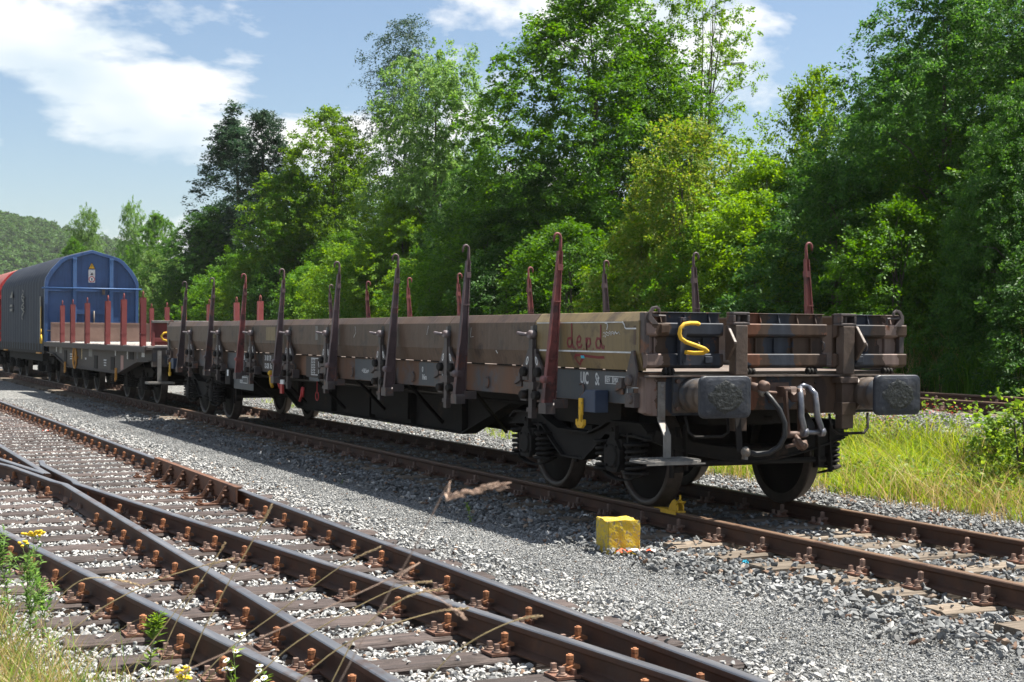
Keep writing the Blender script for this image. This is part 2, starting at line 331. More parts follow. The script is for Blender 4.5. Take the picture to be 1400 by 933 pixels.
def patch_mat():
    """End boards repaired in upright bands: slate, umber and pale primer, edges wandering a little, chips of rust."""
    m = bpy.data.materials.new('patched end paint'); m.use_nodes = True
    nt = m.node_tree; nt.nodes.clear(); N = nt.nodes.new; L = nt.links.new
    out = N('ShaderNodeOutputMaterial'); b = N('ShaderNodeBsdfPrincipled'); L(b.outputs[0], out.inputs[0])
    tc = N('ShaderNodeTexCoord'); sx = N('ShaderNodeSeparateXYZ'); L(tc.outputs['Object'], sx.inputs[0])
    nz = N('ShaderNodeTexNoise'); nz.inputs['Scale'].default_value = 5; nz.inputs['Detail'].default_value = 5; nz.inputs['Roughness'].default_value = .6; L(tc.outputs['Object'], nz.inputs['Vector'])
    ma = N('ShaderNodeMath'); ma.operation = 'MULTIPLY_ADD'; ma.inputs[1].default_value = 0.34; L(nz.outputs['Fac'], ma.inputs[0]); L(sx.outputs['X'], ma.inputs[2])
    mr = N('ShaderNodeMapRange'); mr.inputs['From Min'].default_value = -1.4 + .17; mr.inputs['From Max'].default_value = 1.4 + .17; L(ma.outputs[0], mr.inputs[0])
    cr = N('ShaderNodeValToRGB'); cr.color_ramp.interpolation = 'CONSTANT'
    slate = (0.026, 0.031, 0.043); slate2 = (0.036, 0.042, 0.055); umber = (0.066, 0.042, 0.029); umber2 = (0.045, 0.030, 0.024); pale = (0.18, 0.13, 0.112); rust = (0.13, 0.054, 0.03)
    def X(x): return (x + 1.4) / 2.8
    ramp_set(cr, [(0.0, pale), (X(-1.22), umber), (X(-1.12), slate), (X(-.60), umber2), (X(-.52), slate2), (X(-.34), rust), (X(-.22), umber), (X(-.12), slate2), (X(.14), umber), (X(.38), umber2), (X(.52), umber), (X(.72), slate), (X(.98), umber2), (X(1.10), pale), (X(1.26), umber)]); L(mr.outputs[0], cr.inputs[0])
    n2 = N('ShaderNodeTexNoise'); n2.inputs['Scale'].default_value = 9; n2.inputs['Detail'].default_value = 8; n2.inputs['Roughness'].default_value = 0.7; L(tc.outputs['Object'], n2.inputs['Vector'])
    r2 = N('ShaderNodeValToRGB'); ramp_set(r2, [(0.60, (0, 0, 0)), (0.66, (1, 1, 1))]); L(n2.outputs['Fac'], r2.inputs[0])
    mx = N('ShaderNodeMixRGB'); L(r2.outputs[0], mx.inputs[0]); L(cr.outputs[0], mx.inputs[1]); mx.inputs[2].default_value = (0.14, 0.062, 0.036, 1)
    mp = N('ShaderNodeMapping'); mp.inputs['Scale'].default_value = (14, 14, 1.3); L(tc.outputs['Object'], mp.inputs[0])
    n3 = N('ShaderNodeTexNoise'); n3.inputs['Scale'].default_value = 1; n3.inputs['Detail'].default_value = 5; L(mp.outputs[0], n3.inputs['Vector'])
    r3 = N('ShaderNodeMapRange'); r3.inputs['From Min'].default_value = .3; r3.inputs['From Max'].default_value = .7; r3.inputs['To Min'].default_value = .65; r3.inputs['To Max'].default_value = 1.25; L(n3.outputs['Fac'], r3.inputs[0])
    hs = N('ShaderNodeHueSaturation'); L(r3.outputs[0], hs.inputs['Value']); L(mx.outputs[0], hs.inputs['Color'])
    L(hs.outputs[0], b.inputs['Base Color']); b.inputs['Roughness'].default_value = 0.6; b.inputs['Specular IOR Level'].default_value = 0.25
    nb = N('ShaderNodeTexNoise'); nb.inputs['Scale'].default_value = 24; nb.inputs['Detail'].default_value = 5; L(tc.outputs['Object'], nb.inputs['Vector'])
    bp = N('ShaderNodeBump'); bp.inputs['Strength'].default_value = 0.35; bp.inputs['Distance'].default_value = 0.005; L(nb.outputs['Fac'], bp.inputs['Height']); L(bp.outputs[0], b.inputs['Normal'])
    return m
M['end'] = patch_mat()

def leaf_mat(name, c0, c1, c2, trans=0.38, rough=0.5):
    m = bpy.data.materials.new(name); m.use_nodes = True
    nt = m.node_tree; nt.nodes.clear(); N = nt.nodes.new; L = nt.links.new
    out = N('ShaderNodeOutputMaterial'); b = N('ShaderNodeBsdfPrincipled'); t = N('ShaderNodeBsdfTranslucent'); mx = N('ShaderNodeMixShader'); mx.inputs[0].default_value = trans
    g = N('ShaderNodeNewGeometry'); cr = N('ShaderNodeValToRGB'); ramp_set(cr, [(0.0, c0), (0.5, c1), (1.0, c2)])
    L(g.outputs['Random Per Island'], cr.inputs[0])
    oi = N('ShaderNodeObjectInfo'); hs = N('ShaderNodeHueSaturation'); mr = N('ShaderNodeMapRange'); mr.inputs['To Min'].default_value = 0.8; mr.inputs['To Max'].default_value = 1.2
    L(oi.outputs['Random'], mr.inputs[0]); L(mr.outputs[0], hs.inputs['Value']); L(cr.outputs[0], hs.inputs['Color'])
    L(hs.outputs[0], b.inputs['Base Color']); b.inputs['Roughness'].default_value = rough; b.inputs['Specular IOR Level'].default_value = 0.18
    h2 = N('ShaderNodeHueSaturation'); h2.inputs['Hue'].default_value = 0.482; h2.inputs['Saturation'].default_value = 1.1; h2.inputs['Value'].default_value = 1.6; L(hs.outputs[0], h2.inputs['Color']); L(h2.outputs[0], t.inputs['Color'])
    L(b.outputs[0], mx.inputs[1]); L(t.outputs[0], mx.inputs[2]); L(mx.outputs[0], out.inputs[0])
    return m
LEAF = {
 'dark': leaf_mat('dark leaf', (0.022, 0.075, 0.014), (0.040, 0.118, 0.018), (0.072, 0.17, 0.026), 0.40),
 'mid': leaf_mat('green leaf', (0.035, 0.105, 0.010), (0.062, 0.165, 0.014), (0.105, 0.225, 0.022), 0.45),
 'bright': leaf_mat('yellow green leaf', (0.060, 0.145, 0.010), (0.105, 0.215, 0.014), (0.17, 0.29, 0.025), 0.48),
 'pale': leaf_mat('pale leaf', (0.065, 0.145, 0.030), (0.11, 0.21, 0.050), (0.18, 0.28, 0.085), 0.45),
 'russet': leaf_mat('russet tinged leaf', (0.060, 0.130, 0.012), (0.105, 0.185, 0.020), (0.19, 0.20, 0.035), 0.46),
 'blue': leaf_mat('blue green leaf', (0.020, 0.050, 0.028), (0.034, 0.075, 0.040), (0.058, 0.105, 0.050), 0.28),
 'hill': leaf_mat('hill leaf', (0.03, 0.090, 0.020), (0.055, 0.13, 0.026), (0.10, 0.18, 0.036), 0.3),
 'grass': leaf_mat('lush grass', (0.10, 0.18, 0.012), (0.18, 0.27, 0.022), (0.32, 0.36, 0.05), 0.42),
 'dry': leaf_mat('dry grass', (0.22, 0.17, 0.06), (0.38, 0.29, 0.12), (0.55, 0.44, 0.22), 0.35),
 'weed': leaf_mat('weed leaf', (0.07, 0.14, 0.018), (0.13, 0.23, 0.03), (0.24, 0.34, 0.05), 0.42),
 'redweed': leaf_mat('red weed leaf', (0.35, 0.03, 0.04), (0.50, 0.08, 0.06), (0.45, 0.20, 0.08), 0.3),
}
# ------------------------------------------------------------------ ground
RAIL = 0.17            # rail head height
def smooth(a, b, x):
    t = min(1.0, max(0.0, (x - a) / (b - a))); return t * t * (3 - 2 * t)
def ground_z(x, y):
    bank = 1 - smooth(85, 120, y)
    z = -0.055
    z += 0.10 * smooth(2.3, 4.0, x)
    z += 0.66 * smooth(3.9, 5.3, x)
    z += bank * (3.6 * smooth(8.6, 15.5, x) + 2.2 * smooth(15, 40, x))
    # the fine gravel strip between the tracks stands a little proud
    if -3.5 < x < -1.3: z += 0.045 * smooth(-3.5, -2.9, x) * (1 - smooth(-1.9, -1.3, x))
    return z
def build_ground():
    xs = sorted(set([-1500, -1000, -500, -200, -80, -40, -20, -12] + [round(-10 + 0.25 * i, 3) for i in range(0, 76)] + [9 + 0.5 * i for i in range(0, 16)] + [18, 20, 24, 28, 34, 40, 60, 100, 200, 500, 1000, 1500]))
    ys = sorted(set([-600, -300, -150, -60, -25] + [-14 + 1.0 * i for i in range(0, 60)] + [46 + 6 * i for i in range(0, 20)] + [180, 260, 400, 700, 1200, 1800, 2200]))
    vs = []; fs = []
    for y in ys:
        for x in xs:
            n = 0.02 * math.sin(x * 3.1 + y * 1.7) * math.sin(y * 0.9 - x * 1.1) if x > 2 else 0.006 * math.sin(x * 5 + y * 2.3)
            vs.append((x, y, ground_z(x, y) + n))
    W = len(xs)
    for j in range(len(ys) - 1):
        for i in range(W - 1):
            fs.append((j * W + i, j * W + i + 1, (j + 1) * W + i + 1, (j + 1) * W + i))
    m = bpy.data.materials.new('gravel and soil'); m.use_nodes = True
    nt = m.node_tree; nt.nodes.clear(); N = nt.nodes.new; L = nt.links.new
    out = N('ShaderNodeOutputMaterial'); b = N('ShaderNodeBsdfPrincipled'); L(b.outputs[0], out.inputs[0]); b.inputs['Roughness'].default_value = 0.9; b.inputs['Specular IOR Level'].default_value = 0.2
    tc = N('ShaderNodeTexCoord')
    vo = N('ShaderNodeTexVoronoi'); vo.inputs['Scale'].default_value = 24; L(tc.outputs['Object'], vo.inputs['Vector'])
    sep = N('ShaderNodeSeparateColor'); L(vo.outputs['Color'], sep.inputs[0])
    cr = N('ShaderNodeValToRGB'); ramp_set(cr, [(0, (0.085, 0.085, 0.08)), (0.5, (0.165, 0.165, 0.16)), (1, (0.29, 0.29, 0.28))]); L(sep.outputs[0], cr.inputs[0])
    r1 = N('ShaderNodeValToRGB'); ramp_set(r1, [(0.0, (1, 1, 1)), (0.55, (1, 1, 1)), (0.85, (0.25, 0.25, 0.25))]); L(vo.outputs['Distance'], r1.inputs[0])
    mu = N('ShaderNodeMixRGB'); mu.blend_type = 'MULTIPLY'; mu.inputs[0].default_value = 0.6; L(cr.outputs[0], mu.inputs[1]); L(r1.outputs[0], mu.inputs[2])
    # soil, leaf litter and green where the bank begins
    sx = N('ShaderNodeSeparateXYZ'); L(tc.outputs['Object'], sx.inputs[0])
    nz = N('ShaderNodeTexNoise'); nz.inputs['Scale'].default_value = 1.1; nz.inputs['Detail'].default_value = 6; L(tc.outputs['Object'], nz.inputs['Vector'])
    ma = N('ShaderNodeMath'); ma.operation = 'MULTIPLY_ADD'; ma.inputs[1].default_value = 3.0; L(nz.outputs['Fac'], ma.inputs[0]); L(sx.outputs['X'], ma.inputs[2])
    r3 = N('ShaderNodeMapRange'); r3.inputs['From Min'].default_value = 9.4; r3.inputs['From Max'].default_value = 10.6; L(ma.outputs[0], r3.inputs[0])
    soil = N('ShaderNodeValToRGB'); ramp_set(soil, [(0.3, (0.035, 0.04, 0.015)), (0.6, (0.05, 0.075, 0.02)), (0.8, (0.09, 0.07, 0.04))])
    n5 = N('ShaderNodeTexNoise'); n5.inputs['Scale'].default_value = 3; n5.inputs['Detail'].default_value = 8; L(tc.outputs['Object'], n5.inputs['Vector']); L(n5.outputs['Fac'], soil.inputs[0])
    mx = N('ShaderNodeMixRGB'); L(r3.outputs[0], mx.inputs[0]); L(mu.outputs[0], mx.inputs[1]); L(soil.outputs[0], mx.inputs[2])
    # meadow beyond the yard
    r4 = N('ShaderNodeMapRange'); r4.inputs['From Min'].default_value = 95; r4.inputs['From Max'].default_value = 130; L(sx.outputs['Y'], r4.inputs[0])
    mead = N('ShaderNodeMixRGB'); L(r4.outputs[0], mead.inputs[0]); L(mx.outputs[0], mead.inputs[1]); mead.inputs[2].default_value = (0.07, 0.11, 0.03, 1)
    L(mead.outputs[0], b.inputs['Base Color'])
    bp = N('ShaderNodeBump'); bp.inputs['Strength'].default_value = 0.9; bp.inputs['Distance'].default_value = 0.03; bp.invert = True
    L(vo.outputs['Distance'], bp.inputs['Height']); L(bp.outputs[0], b.inputs['Normal'])
    me = bpy.data.meshes.new('ground'); me.from_pydata(vs, [], fs); me.materials.append(m)
    me.polygons.foreach_set('use_smooth', [True] * len(me.polygons))
    tag(link('ground', me), kind='structure')
build_ground()

# ------------------------------------------------------------------ tracks
RP = [(-.0625, 0), (.0625, 0), (.0625, .010), (.012, .026), (.0085, .040), (.0085, .098), (.014, .108), (.0335, .116), (.0335, .141), (.029, .1475), (.020, .150),
      (-.020, .150), (-.029, .1475), (-.0335, .141), (-.0335, .116), (-.014, .108), (-.0085, .098), (-.0085, .040), (-.012, .026), (-.0625, .010)]
RAIL_TOP_EDGES = (8, 9, 10, 11, 12)      # edges of the profile that belong to the running surface
def rail_mesh(pts, top, name='rail', dz=0.0):
    """Sweep the rail section along plan points (x, y); the section stays square to the y axis."""
    mb = MB(); n = len(RP); vs = []
    for (x, y) in pts:
        for (u, w) in RP: vs.append((x + u, y, 0.02 + dz + w))
    mb.add(vs, [])
    for i in range(len(pts) - 1):
        for q in range(n):
            q2 = (q + 1) % n
            mb.f.append([i*n+q, i*n+q2, (i+1)*n+q2, (i+1)*n+q]); mb.m.append(1 if q in RAIL_TOP_EDGES else 0); mb.s.append(False)
    mb.f.append(list(range(n))[::-1]); mb.m.append(0); mb.s.append(False)
    mb.f.append([(len(pts)-1)*n + q for q in range(n)]); mb.m.append(0); mb.s.append(False)
    return mb.mesh(name, [M['rail_web'], top])
def hexa(mb, x, y, z0, z1, r, m):
    mb.prism([(x + r * math.cos(a * math.pi / 3), y + r * math.sin(a * math.pi / 3)) for a in range(6)], 'z', z0, z1, m)
def fastening_mesh():
    """Ribbed plate under the rail with clip, T-bolt and two sleeper screws on each side."""
    mb = MB()
    mb.box(-.185, .185, -.075, .075, 0.002, .016, 0)
    for s in (-1, 1):
        x0, x1 = sorted((s * .070, s * .088)); mb.box(x0, x1, -.06, .06, .016, .045, 0)            # rib
        mb.prism([(s*.035, .040), (s*.105, .034), (s*.105, .050), (s*.060, .064), (s*.035, .058)], 'y', -.03, .03, 1)   # clip
        mb.cyl((s*.078, 0, .045), (s*.078, 0, .112), .0105, n=8, m=1)
        hexa(mb, s*.078, 0, .062, .084, .021, 1); hexa(mb, s*.078, 0, .088, .106, .021, 1)
        for yy in (-.045, .045):
            mb.cyl((s*.145, yy, .016), (s*.145, yy, .026), .027, n=10, m=2)
            mb.cyl((s*.145, yy, .026), (s*.145, yy, .036), .018, n=8, m=2)
            mb.box(s*.145-.012, s*.145+.012, yy-.012, yy+.012, .036, .062, 2)
    return mb
FAST = fastening_mesh().mesh('fastening', [M['fast'], M['bolt'], M['screw']])
FAST_BROWN = fastening_mesh().mesh('fastening', [M['fast'], M['screw'], M['screw']])
def sleeper_mesh(x0, x1, w, seed, mat, top=0.018):
    """Oak sleeper, worn edges: a slightly crooked bar with rounded arrises and a split end."""
    rnd = random.Random(seed); mb = MB(); n = 7
    prof = [(-w/2, -.15), (w/2, -.15), (w/2, top - .018), (w/2 - .014, top), (-w/2 + .016, top), (-w/2, top - .016)]
    vs = []
    for i in range(n):
        x = x0 + (x1 - x0) * i / (n - 1)
        dy = rnd.uniform(-.008, .008); sag = rnd.uniform(-.005, .002)
        for (u, z) in prof: vs.append((x + rnd.uniform(-.012, .012) * (i in (0, n - 1)), u + dy + rnd.uniform(-.005, .005), z + sag if z > 0 else z))
    k = len(prof); mb.add(vs, [])
    for i in range(n - 1):
        for q in range(k):
            q2 = (q + 1) % k; mb.f.append([i*k+q, i*k+q2, (i+1)*k+q2, (i+1)*k+q]); mb.m.append(0); mb.s.append(False)
    mb.f.append(list(range(k))[::-1]); mb.m.append(0); mb.s.append(False)
    mb.f.append([(n-1)*k + q for q in range(k)]); mb.m.append(0); mb.s.append(False)
    return mb.mesh('sleeper', mat)
SLEEPERS = []       # (x0, x1, y, half width) for the ballast to keep clear of
def straight_track(cx, y0, y1, pitch, phase, z, top, sl_mat, label, name='railway_track', fast_until=60, fast_from=-99):
    t = thing(name, label, 'track', (cx, 0, z))
    ys = [y0, 0, 30, 80, y1] if y0 < 0 else [y0, 80, y1]
    for s in (-1, 1): link('rail', rail_mesh([(s * .7525, y) for y in ys], top), t)
    mes = [sleeper_mesh(-1.28, 1.28, .245, 50 + i, sl_mat) for i in range(6)]
    k = math.ceil((y0 - phase) / pitch)
    while phase + k * pitch < min(y1, 62):
        y = phase + k * pitch; o = link('sleeper', mes[(k * 7) % 6], t, (random.uniform(-.04, .04), y, 0)); o.rotation_euler.z = random.uniform(-.012, .012)
        if z < 0.3: SLEEPERS.append((cx - 1.28, cx + 1.28, y, .13))
        if fast_from < y < fast_until:
            for s in (-1, 1): f = link('fastening', FAST_BROWN, o, (s * .7525 - o.location.x, 0, .0185))
        k += 1
    return t
straight_track(0, -9, 200, 0.627, -0.30, 0, M['rail_dull'], M['sleeper_old'], 'dull brown rails and grey weathered sleepers under the row of freight wagons', fast_until=52)
straight_track(6.85, -5, 200, 0.627, -0.1, 0.72, M['rail_dull'], M['sleeper_old'], 'rusty track on the raised bed behind the grass, right of the wagons', fast_until=24)

# the turnout in front: track A runs straight, track B leaves it to the left; they cross at the frog
XA1, XA3 = -3.77, -5.2725
FROG_Y = 6.6
def xb2(y): return XA3 - (y - FROG_Y) / 9.0
def xb4(y): return xb2(y) - 1.512
def build_turnout():
    t = thing('railway_turnout', 'turnout in the foreground with dark sleepers, shiny rail heads and a frog', 'turnout')
    T = M['rail_top']
    link('rail', rail_mesh([(XA1, -10), (XA1, 0), (XA1, 30), (XA1, 80), (XA1, 200)], T), t)
    o = link('rail', rail_mesh([(xb4(y), y) for y in (-10, 0, 20, 40)], T, dz=.0), t)
    g = .108
    link('rail', rail_mesh([(XA3, -10), (XA3, 5.55), (xb2(5.55 + .3) - g - .035, 5.9), (xb2(7.9) - g, 7.9), (xb2(8.5) - g - .06, 8.5)], T), t)              # with wing
    link('rail', rail_mesh([(xb2(-10), -10), (xb2(5.55), 5.55), (XA3 + g + .035, 5.9), (XA3 + g, 7.9), (XA3 + g + .06, 8.5)], T, dz=.002), t)
    link('frog_nose', rail_mesh([(XA3, 6.72), (XA3, 10), (XA3, 30), (XA3, 80), (XA3, 200)], T), t)
    link('frog_nose', rail_mesh([(xb2(6.75), 6.75), (xb2(12), 12), (xb2(30), 30), (xb2(40), 40)], T, dz=.002), t)
    ys = []; y = -1.12 - 0.62 * 13
    k = 0; cache = {}
    while y < 62:
        if y < 14: spans = [(min(xb4(y), XA3) - .50, XA1 + .52)]
        else: spans = [(XA3 - .52, XA1 + .52)] + ([(xb4(y) - .5, min(xb2(y) + .5, XA3 - .54))] if y < 34 else [])
        for (a, b) in spans:
            key = (round((b - a) / .05), k % 4)
            if key not in cache: cache[key] = sleeper_mesh(-(b - a) / 2, (b - a) / 2, .25, 200 + len(cache), M['sleeper'])
            c = (a + b) / 2 + random.uniform(-.03, .03)
            o = link('sleeper', cache[key], t, (c, y, 0)); o.rotation_euler.z = random.uniform(-.008, .008)
            SLEEPERS.append((a, b, y, .135))
            if y < 34:
                rails = [XA1, XA3, xb2(y), xb4(y)]
                if abs(y - FROG_Y) < 1.5: rails = [XA1, xb4(y), min(XA3, xb2(y)) - .07, max(XA3, xb2(y)) + .05]
                elif abs(XA3 - xb2(y)) < .36: rails = [XA1, xb4(y), (XA3 + xb2(y)) / 2]
                for rx in rails:
                    if a < rx < b:
                        f = link('fastening', FAST, o, (rx - c, 0, .0185))
        y += 0.62; k += 1
    # raised check rail on brackets beside the right-hand rail
    cy0, cy1 = 4.15, 7.95
    xc = XA1 - .0335 - .05
    mb = MB()
    pr = [(xc - .018, .03), (xc, .03), (xc, .205), (xc - .052, .205), (xc - .052, .185), (xc - .018, .178)]
    pr2 = [(xc - .028, .06), (xc - .008, .06), (xc - .008, .188), (xc + .034, .192), (xc + .034, .214), (xc - .028, .214)]
    mb.prism(pr2, 'y', cy0, cy1, 0)
    link('check_rail', mb.mesh('check_rail', [M['check']]), t, bev=.003)
    gus = MB()
    gus.prism([(0, .022), (0, .195), (-.03, .195), (-.11, .06), (-.21, .022)], 'y', -.011, .011, 0)
    gus.box(-.31, .02, -.07, .07, .019, .032, 0)
    for yy in (-.045, .045): gus.cyl((-.27, yy, .032), (-.27, yy, .045), .026, n=10); gus.box(-.282, -.258, yy - .012, yy + .012, .045, .07, 0)
    gus.cyl((-.06, -.06, .10), (.0, -.06, .10), .012, n=8); gus.cyl((-.075, -.06, .10), (-.05, -.06, .10), .024, n=6)
    gus.cyl((-.06, -.06, .155), (.0, -.06, .155), .010, n=8)
    gm = gus.mesh('check_rail_bracket', [M['check']])
    yk = -1.12 + .62 * 9
    for i in range(6): link('check_rail_bracket', gm, t, (xc - .029, yk + .62 * i - .0, 0))
    return t
build_turnout()

# ------------------------------------------------------------------ ballast stones
def stone_meshes():
    out = []
    col = bpy.data.collections.new('stone_shapes')
    m = bpy.data.materials.new('crushed stone'); m.use_nodes = True
    nt = m.node_tree; nt.nodes.clear(); N = nt.nodes.new; L = nt.links.new
    o_ = N('ShaderNodeOutputMaterial'); b = N('ShaderNodeBsdfPrincipled'); L(b.outputs[0], o_.inputs[0]); b.inputs['Roughness'].default_value = 0.8; b.inputs['Specular IOR Level'].default_value = 0.3
    at = N('ShaderNodeAttribute'); at.attribute_type = 'INSTANCER'; at.attribute_name = 'tone'
    cr = N('ShaderNodeValToRGB')
    ramp_set(cr, [(0.0, (0.08, 0.08, 0.08)), (0.25, (0.15, 0.155, 0.155)), (0.5, (0.235, 0.24, 0.24)), (0.72, (0.33, 0.33, 0.325)), (0.9, (0.45, 0.44, 0.42)), (0.93, (0.26, 0.20, 0.15)), (0.97, (0.17, 0.105, 0.07)), (1.0, (0.09, 0.055, 0.04))])
    L(at.outputs['Fac'], cr.inputs[0])
    tc = N('ShaderNodeTexCoord'); nz = N('ShaderNodeTexNoise'); nz.inputs['Scale'].default_value = 1.6; nz.inputs['Detail'].default_value = 4; L(tc.outputs['Object'], nz.inputs['Vector'])
    mr = N('ShaderNodeMapRange'); mr.inputs['To Min'].default_value = 0.8; mr.inputs['To Max'].default_value = 1.2; L(nz.outputs['Fac'], mr.inputs[0])
    hs = N('ShaderNodeHueSaturation'); L(mr.outputs[0], hs.inputs['Value']); L(cr.outputs[0], hs.inputs['Color']); L(hs.outputs[0], b.inputs['Base Color'])
    for k in range(9):
        rnd = random.Random(900 + k); bm = bmesh.new()
        sx, sy, sz = rnd.uniform(.9, 1.15), rnd.uniform(.65, .95), rnd.uniform(.45, .8)
        for i in range(11):
            v = Vector((rnd.gauss(0, 1), rnd.gauss(0, 1), rnd.gauss(0, 1))).normalized() * rnd.uniform(.78, 1.0)
            bm.verts.new((v.x * sx * .5, v.y * sy * .5, v.z * sz * .5))
        r = bmesh.ops.convex_hull(bm, input=bm.verts)
        bmesh.ops.delete(bm, geom=[e for e in r['geom_interior'] if isinstance(e, bmesh.types.BMVert)], context='VERTS')
        me = bpy.data.meshes.new('stone_shape'); bm.to_mesh(me); bm.free(); me.materials.append(m)
        ob = bpy.data.objects.new('stone_shape_%02d' % k, me); col.objects.link(ob)
    return col
STONES = stone_meshes()
def scatter(name, P, rot, scl, idx, tone, coll, label, cat):
    """Thousands of loose pieces as one object: points carrying rotation, size, shape and tone; geometry nodes set a piece on each."""
    n = len(P); me = bpy.data.meshes.new(name)
    me.vertices.add(n); me.vertices.foreach_set('co', np.asarray(P, 'f').ravel())
    for nm, ty, dat, key in (('rot', 'FLOAT_VECTOR', rot, 'vector'), ('scl', 'FLOAT_VECTOR', scl, 'vector'), ('idx', 'INT', idx, 'value'), ('tone', 'FLOAT', tone, 'value')):
        a = me.attributes.new(nm, ty, 'POINT'); a.data.foreach_set(key, np.asarray(dat, 'i' if ty == 'INT' else 'f').ravel())
    ob = link(name, me); tag(ob, label, cat, kind='stuff')
    ng = bpy.data.node_groups.new(name + '_nodes', 'GeometryNodeTree')
    ng.interface.new_socket('Geometry', in_out='INPUT', socket_type='NodeSocketGeometry'); ng.interface.new_socket('Geometry', in_out='OUTPUT', socket_type='NodeSocketGeometry')
    N = ng.nodes.new; L = ng.links.new
    gi = N('NodeGroupInput'); go = N('NodeGroupOutput'); iop = N('GeometryNodeInstanceOnPoints'); ci = N('GeometryNodeCollectionInfo')
    ci.inputs['Collection'].default_value = coll; ci.inputs['Separate Children'].default_value = True; ci.inputs['Reset Children'].default_value = True
    def attr(nm, ty):
        a = N('GeometryNodeInputNamedAttribute'); a.data_type = ty; a.inputs['Name'].default_value = nm; return a.outputs['Attribute']
    L(gi.outputs[0], iop.inputs['Points']); L(ci.outputs[0], iop.inputs['Instance']); iop.inputs['Pick Instance'].default_value = True
    L(attr('idx', 'INT'), iop.inputs['Instance Index'])
    e2r = N('FunctionNodeEulerToRotation'); L(attr('rot', 'FLOAT_VECTOR'), e2r.inputs[0]); L(e2r.outputs[0], iop.inputs['Rotation'])
    L(attr('scl', 'FLOAT_VECTOR'), iop.inputs['Scale'])
    L(iop.outputs[0], go.inputs[0])
    md = ob.modifiers.new('pieces', 'NODES'); md.node_group = ng
    return ob
def noise3(P, seed, f=1.0):
    """cheap smooth noise on an (n,3) array in about -1..1"""
    r = np.random.default_rng(seed); out = np.zeros(len(P)); amp = 1.0; tot = 0
    for o in range(4):
        for k in range(3):
            d = r.normal(size=3); d /= np.linalg.norm(d); out += amp * np.sin(P @ d * f * 2 ** o * 1.7 + r.uniform(0, 6.28)) / 3
        tot += amp * .6; amp *= .6
    return out / tot
gz_v = np.vectorize(ground_z)
def in_view(x, y, margin=60):
    """rough test on arrays: keep what the camera (or one a step beside it) can see"""
    dx, dy = x - CAM_POS.x, y - CAM_POS.y
    ang = np.degrees(np.arctan2(dx, dy)) - CAM_YAW
    return (np.abs(ang) < 24) & (np.hypot(dx, dy) > 3.6)
def scatter_stones(name, x0, x1, y0, y1, dens, smin, smax, tone_mu, tone_sd, label, layers=0.02, avoid=True, fade=None, zoff=0.0, warm=0.03, top=.0):
    n = int((x1 - x0) * (y1 - y0) * dens)
    x = RNG.uniform(x0, x1, n); y = RNG.uniform(y0, y1, n)
    keep = in_view(x, y)
    if fade is not None: keep &= RNG.uniform(0, 1, n) < fade(x, y)
    x, y = x[keep], y[keep]; n = len(x)
    s = smin + (smax - smin) * RNG.beta(1.6, 2.6, n)
    z = gz_v(x, y) + s * .15 + RNG.uniform(0, layers, n) + zoff
    if avoid:
        on = np.zeros(n, bool)
        for (a, b, yy, hw) in SLEEPERS:
            if yy < y0 - 1 or yy > y1 + 1: continue
            on |= (x > a - .0) & (x < b + .0) & (np.abs(y - yy) < hw + s * .25)
        lone = RNG.uniform(0, 1, n) < top
        keep = ~on | lone
        z = np.where(on, 0.018 + s * .22, z)
        # keep clear of rails
        for rx in (XA1, XA3): keep &= np.abs(x - rx) > .065
        keep &= (np.abs(x - .7525) > .065) & (np.abs(x + .7525) > .065)
        xb = XA3 - (y - FROG_Y) / 9.0
        keep &= (np.abs(x - xb) > .07) & (np.abs(x - xb + 1.512) > .07)
        x, y, z, s = x[keep], y[keep], z[keep], s[keep]; n = len(x)
    rot = np.stack([RNG.uniform(-.6, .6, n), RNG.uniform(-.6, .6, n), RNG.uniform(0, 6.28, n)], 1)
    scl = np.stack([s * RNG.uniform(.85, 1.25, n), s, s * RNG.uniform(.8, 1.15, n)], 1)
    tone = np.clip(RNG.normal(tone_mu, tone_sd, n), 0, .9); dr = np.min(np.stack([np.abs(x - q) for q in (XA1, XA3, -.7525, .7525)] + [np.abs(x - (XA3 - (y - FROG_Y) / 9.0)), np.abs(x - (XA3 - (y - FROG_Y) / 9.0) + 1.512)]), 0)
    stain = noise3(np.stack([x, y, 0 * x], 1) * 1.4, 5) * .12; tone = np.clip(tone + stain, 0, .9)
    wm = RNG.uniform(0, 1, n) < warm + .38 * np.exp(-(dr / .17) ** 2); tone[wm] = RNG.uniform(.92, 1, wm.sum())
    return scatter(name, np.stack([x, y, z], 1), rot, scl, RNG.integers(0, 9, n), tone, STONES, label, 'ballast')
def near_fade(x, y): return np.clip(1.0 - (y - 6) / 30.0, 0.30, 1)
scatter_stones('ballast_bed', -9.0, -2.85, -7.5, 30, 1150, .022, .066, .68, .16, 'pale grey crushed stone ballast filling the turnout in the foreground', layers=.035, fade=lambda x, y: near_fade(x, y) * np.clip((-2.85 - x) / .5, .25, 1), zoff=.02, top=.03)
scatter_stones('gravel_strip', -3.5, -1.35, -7.5, 30, 4200, .010, .030, .41, .17, 'fine grey gravel strip between the turnout and the wagon track', layers=.012, avoid=False, fade=lambda x, y: near_fade(x, y) * np.clip(np.minimum((x + 3.5) / .6, (-1.35 - x) / .35), 0, 1), warm=.02)
scatter_stones('track_ballast', -2.2, 2.3, -8, 30, 640, .030, .090, .30, .17, 'grey brown ballast around the sleepers under the freight wagon', layers=.04, fade=lambda x, y: np.clip(1 - (y - 4) / 26, .35, 1) * np.clip((x + 2.2) / .75, .12, 1), zoff=.014, top=.16, warm=.08)  # tone lowered to put extra wagon shade into the stones' own grey brown
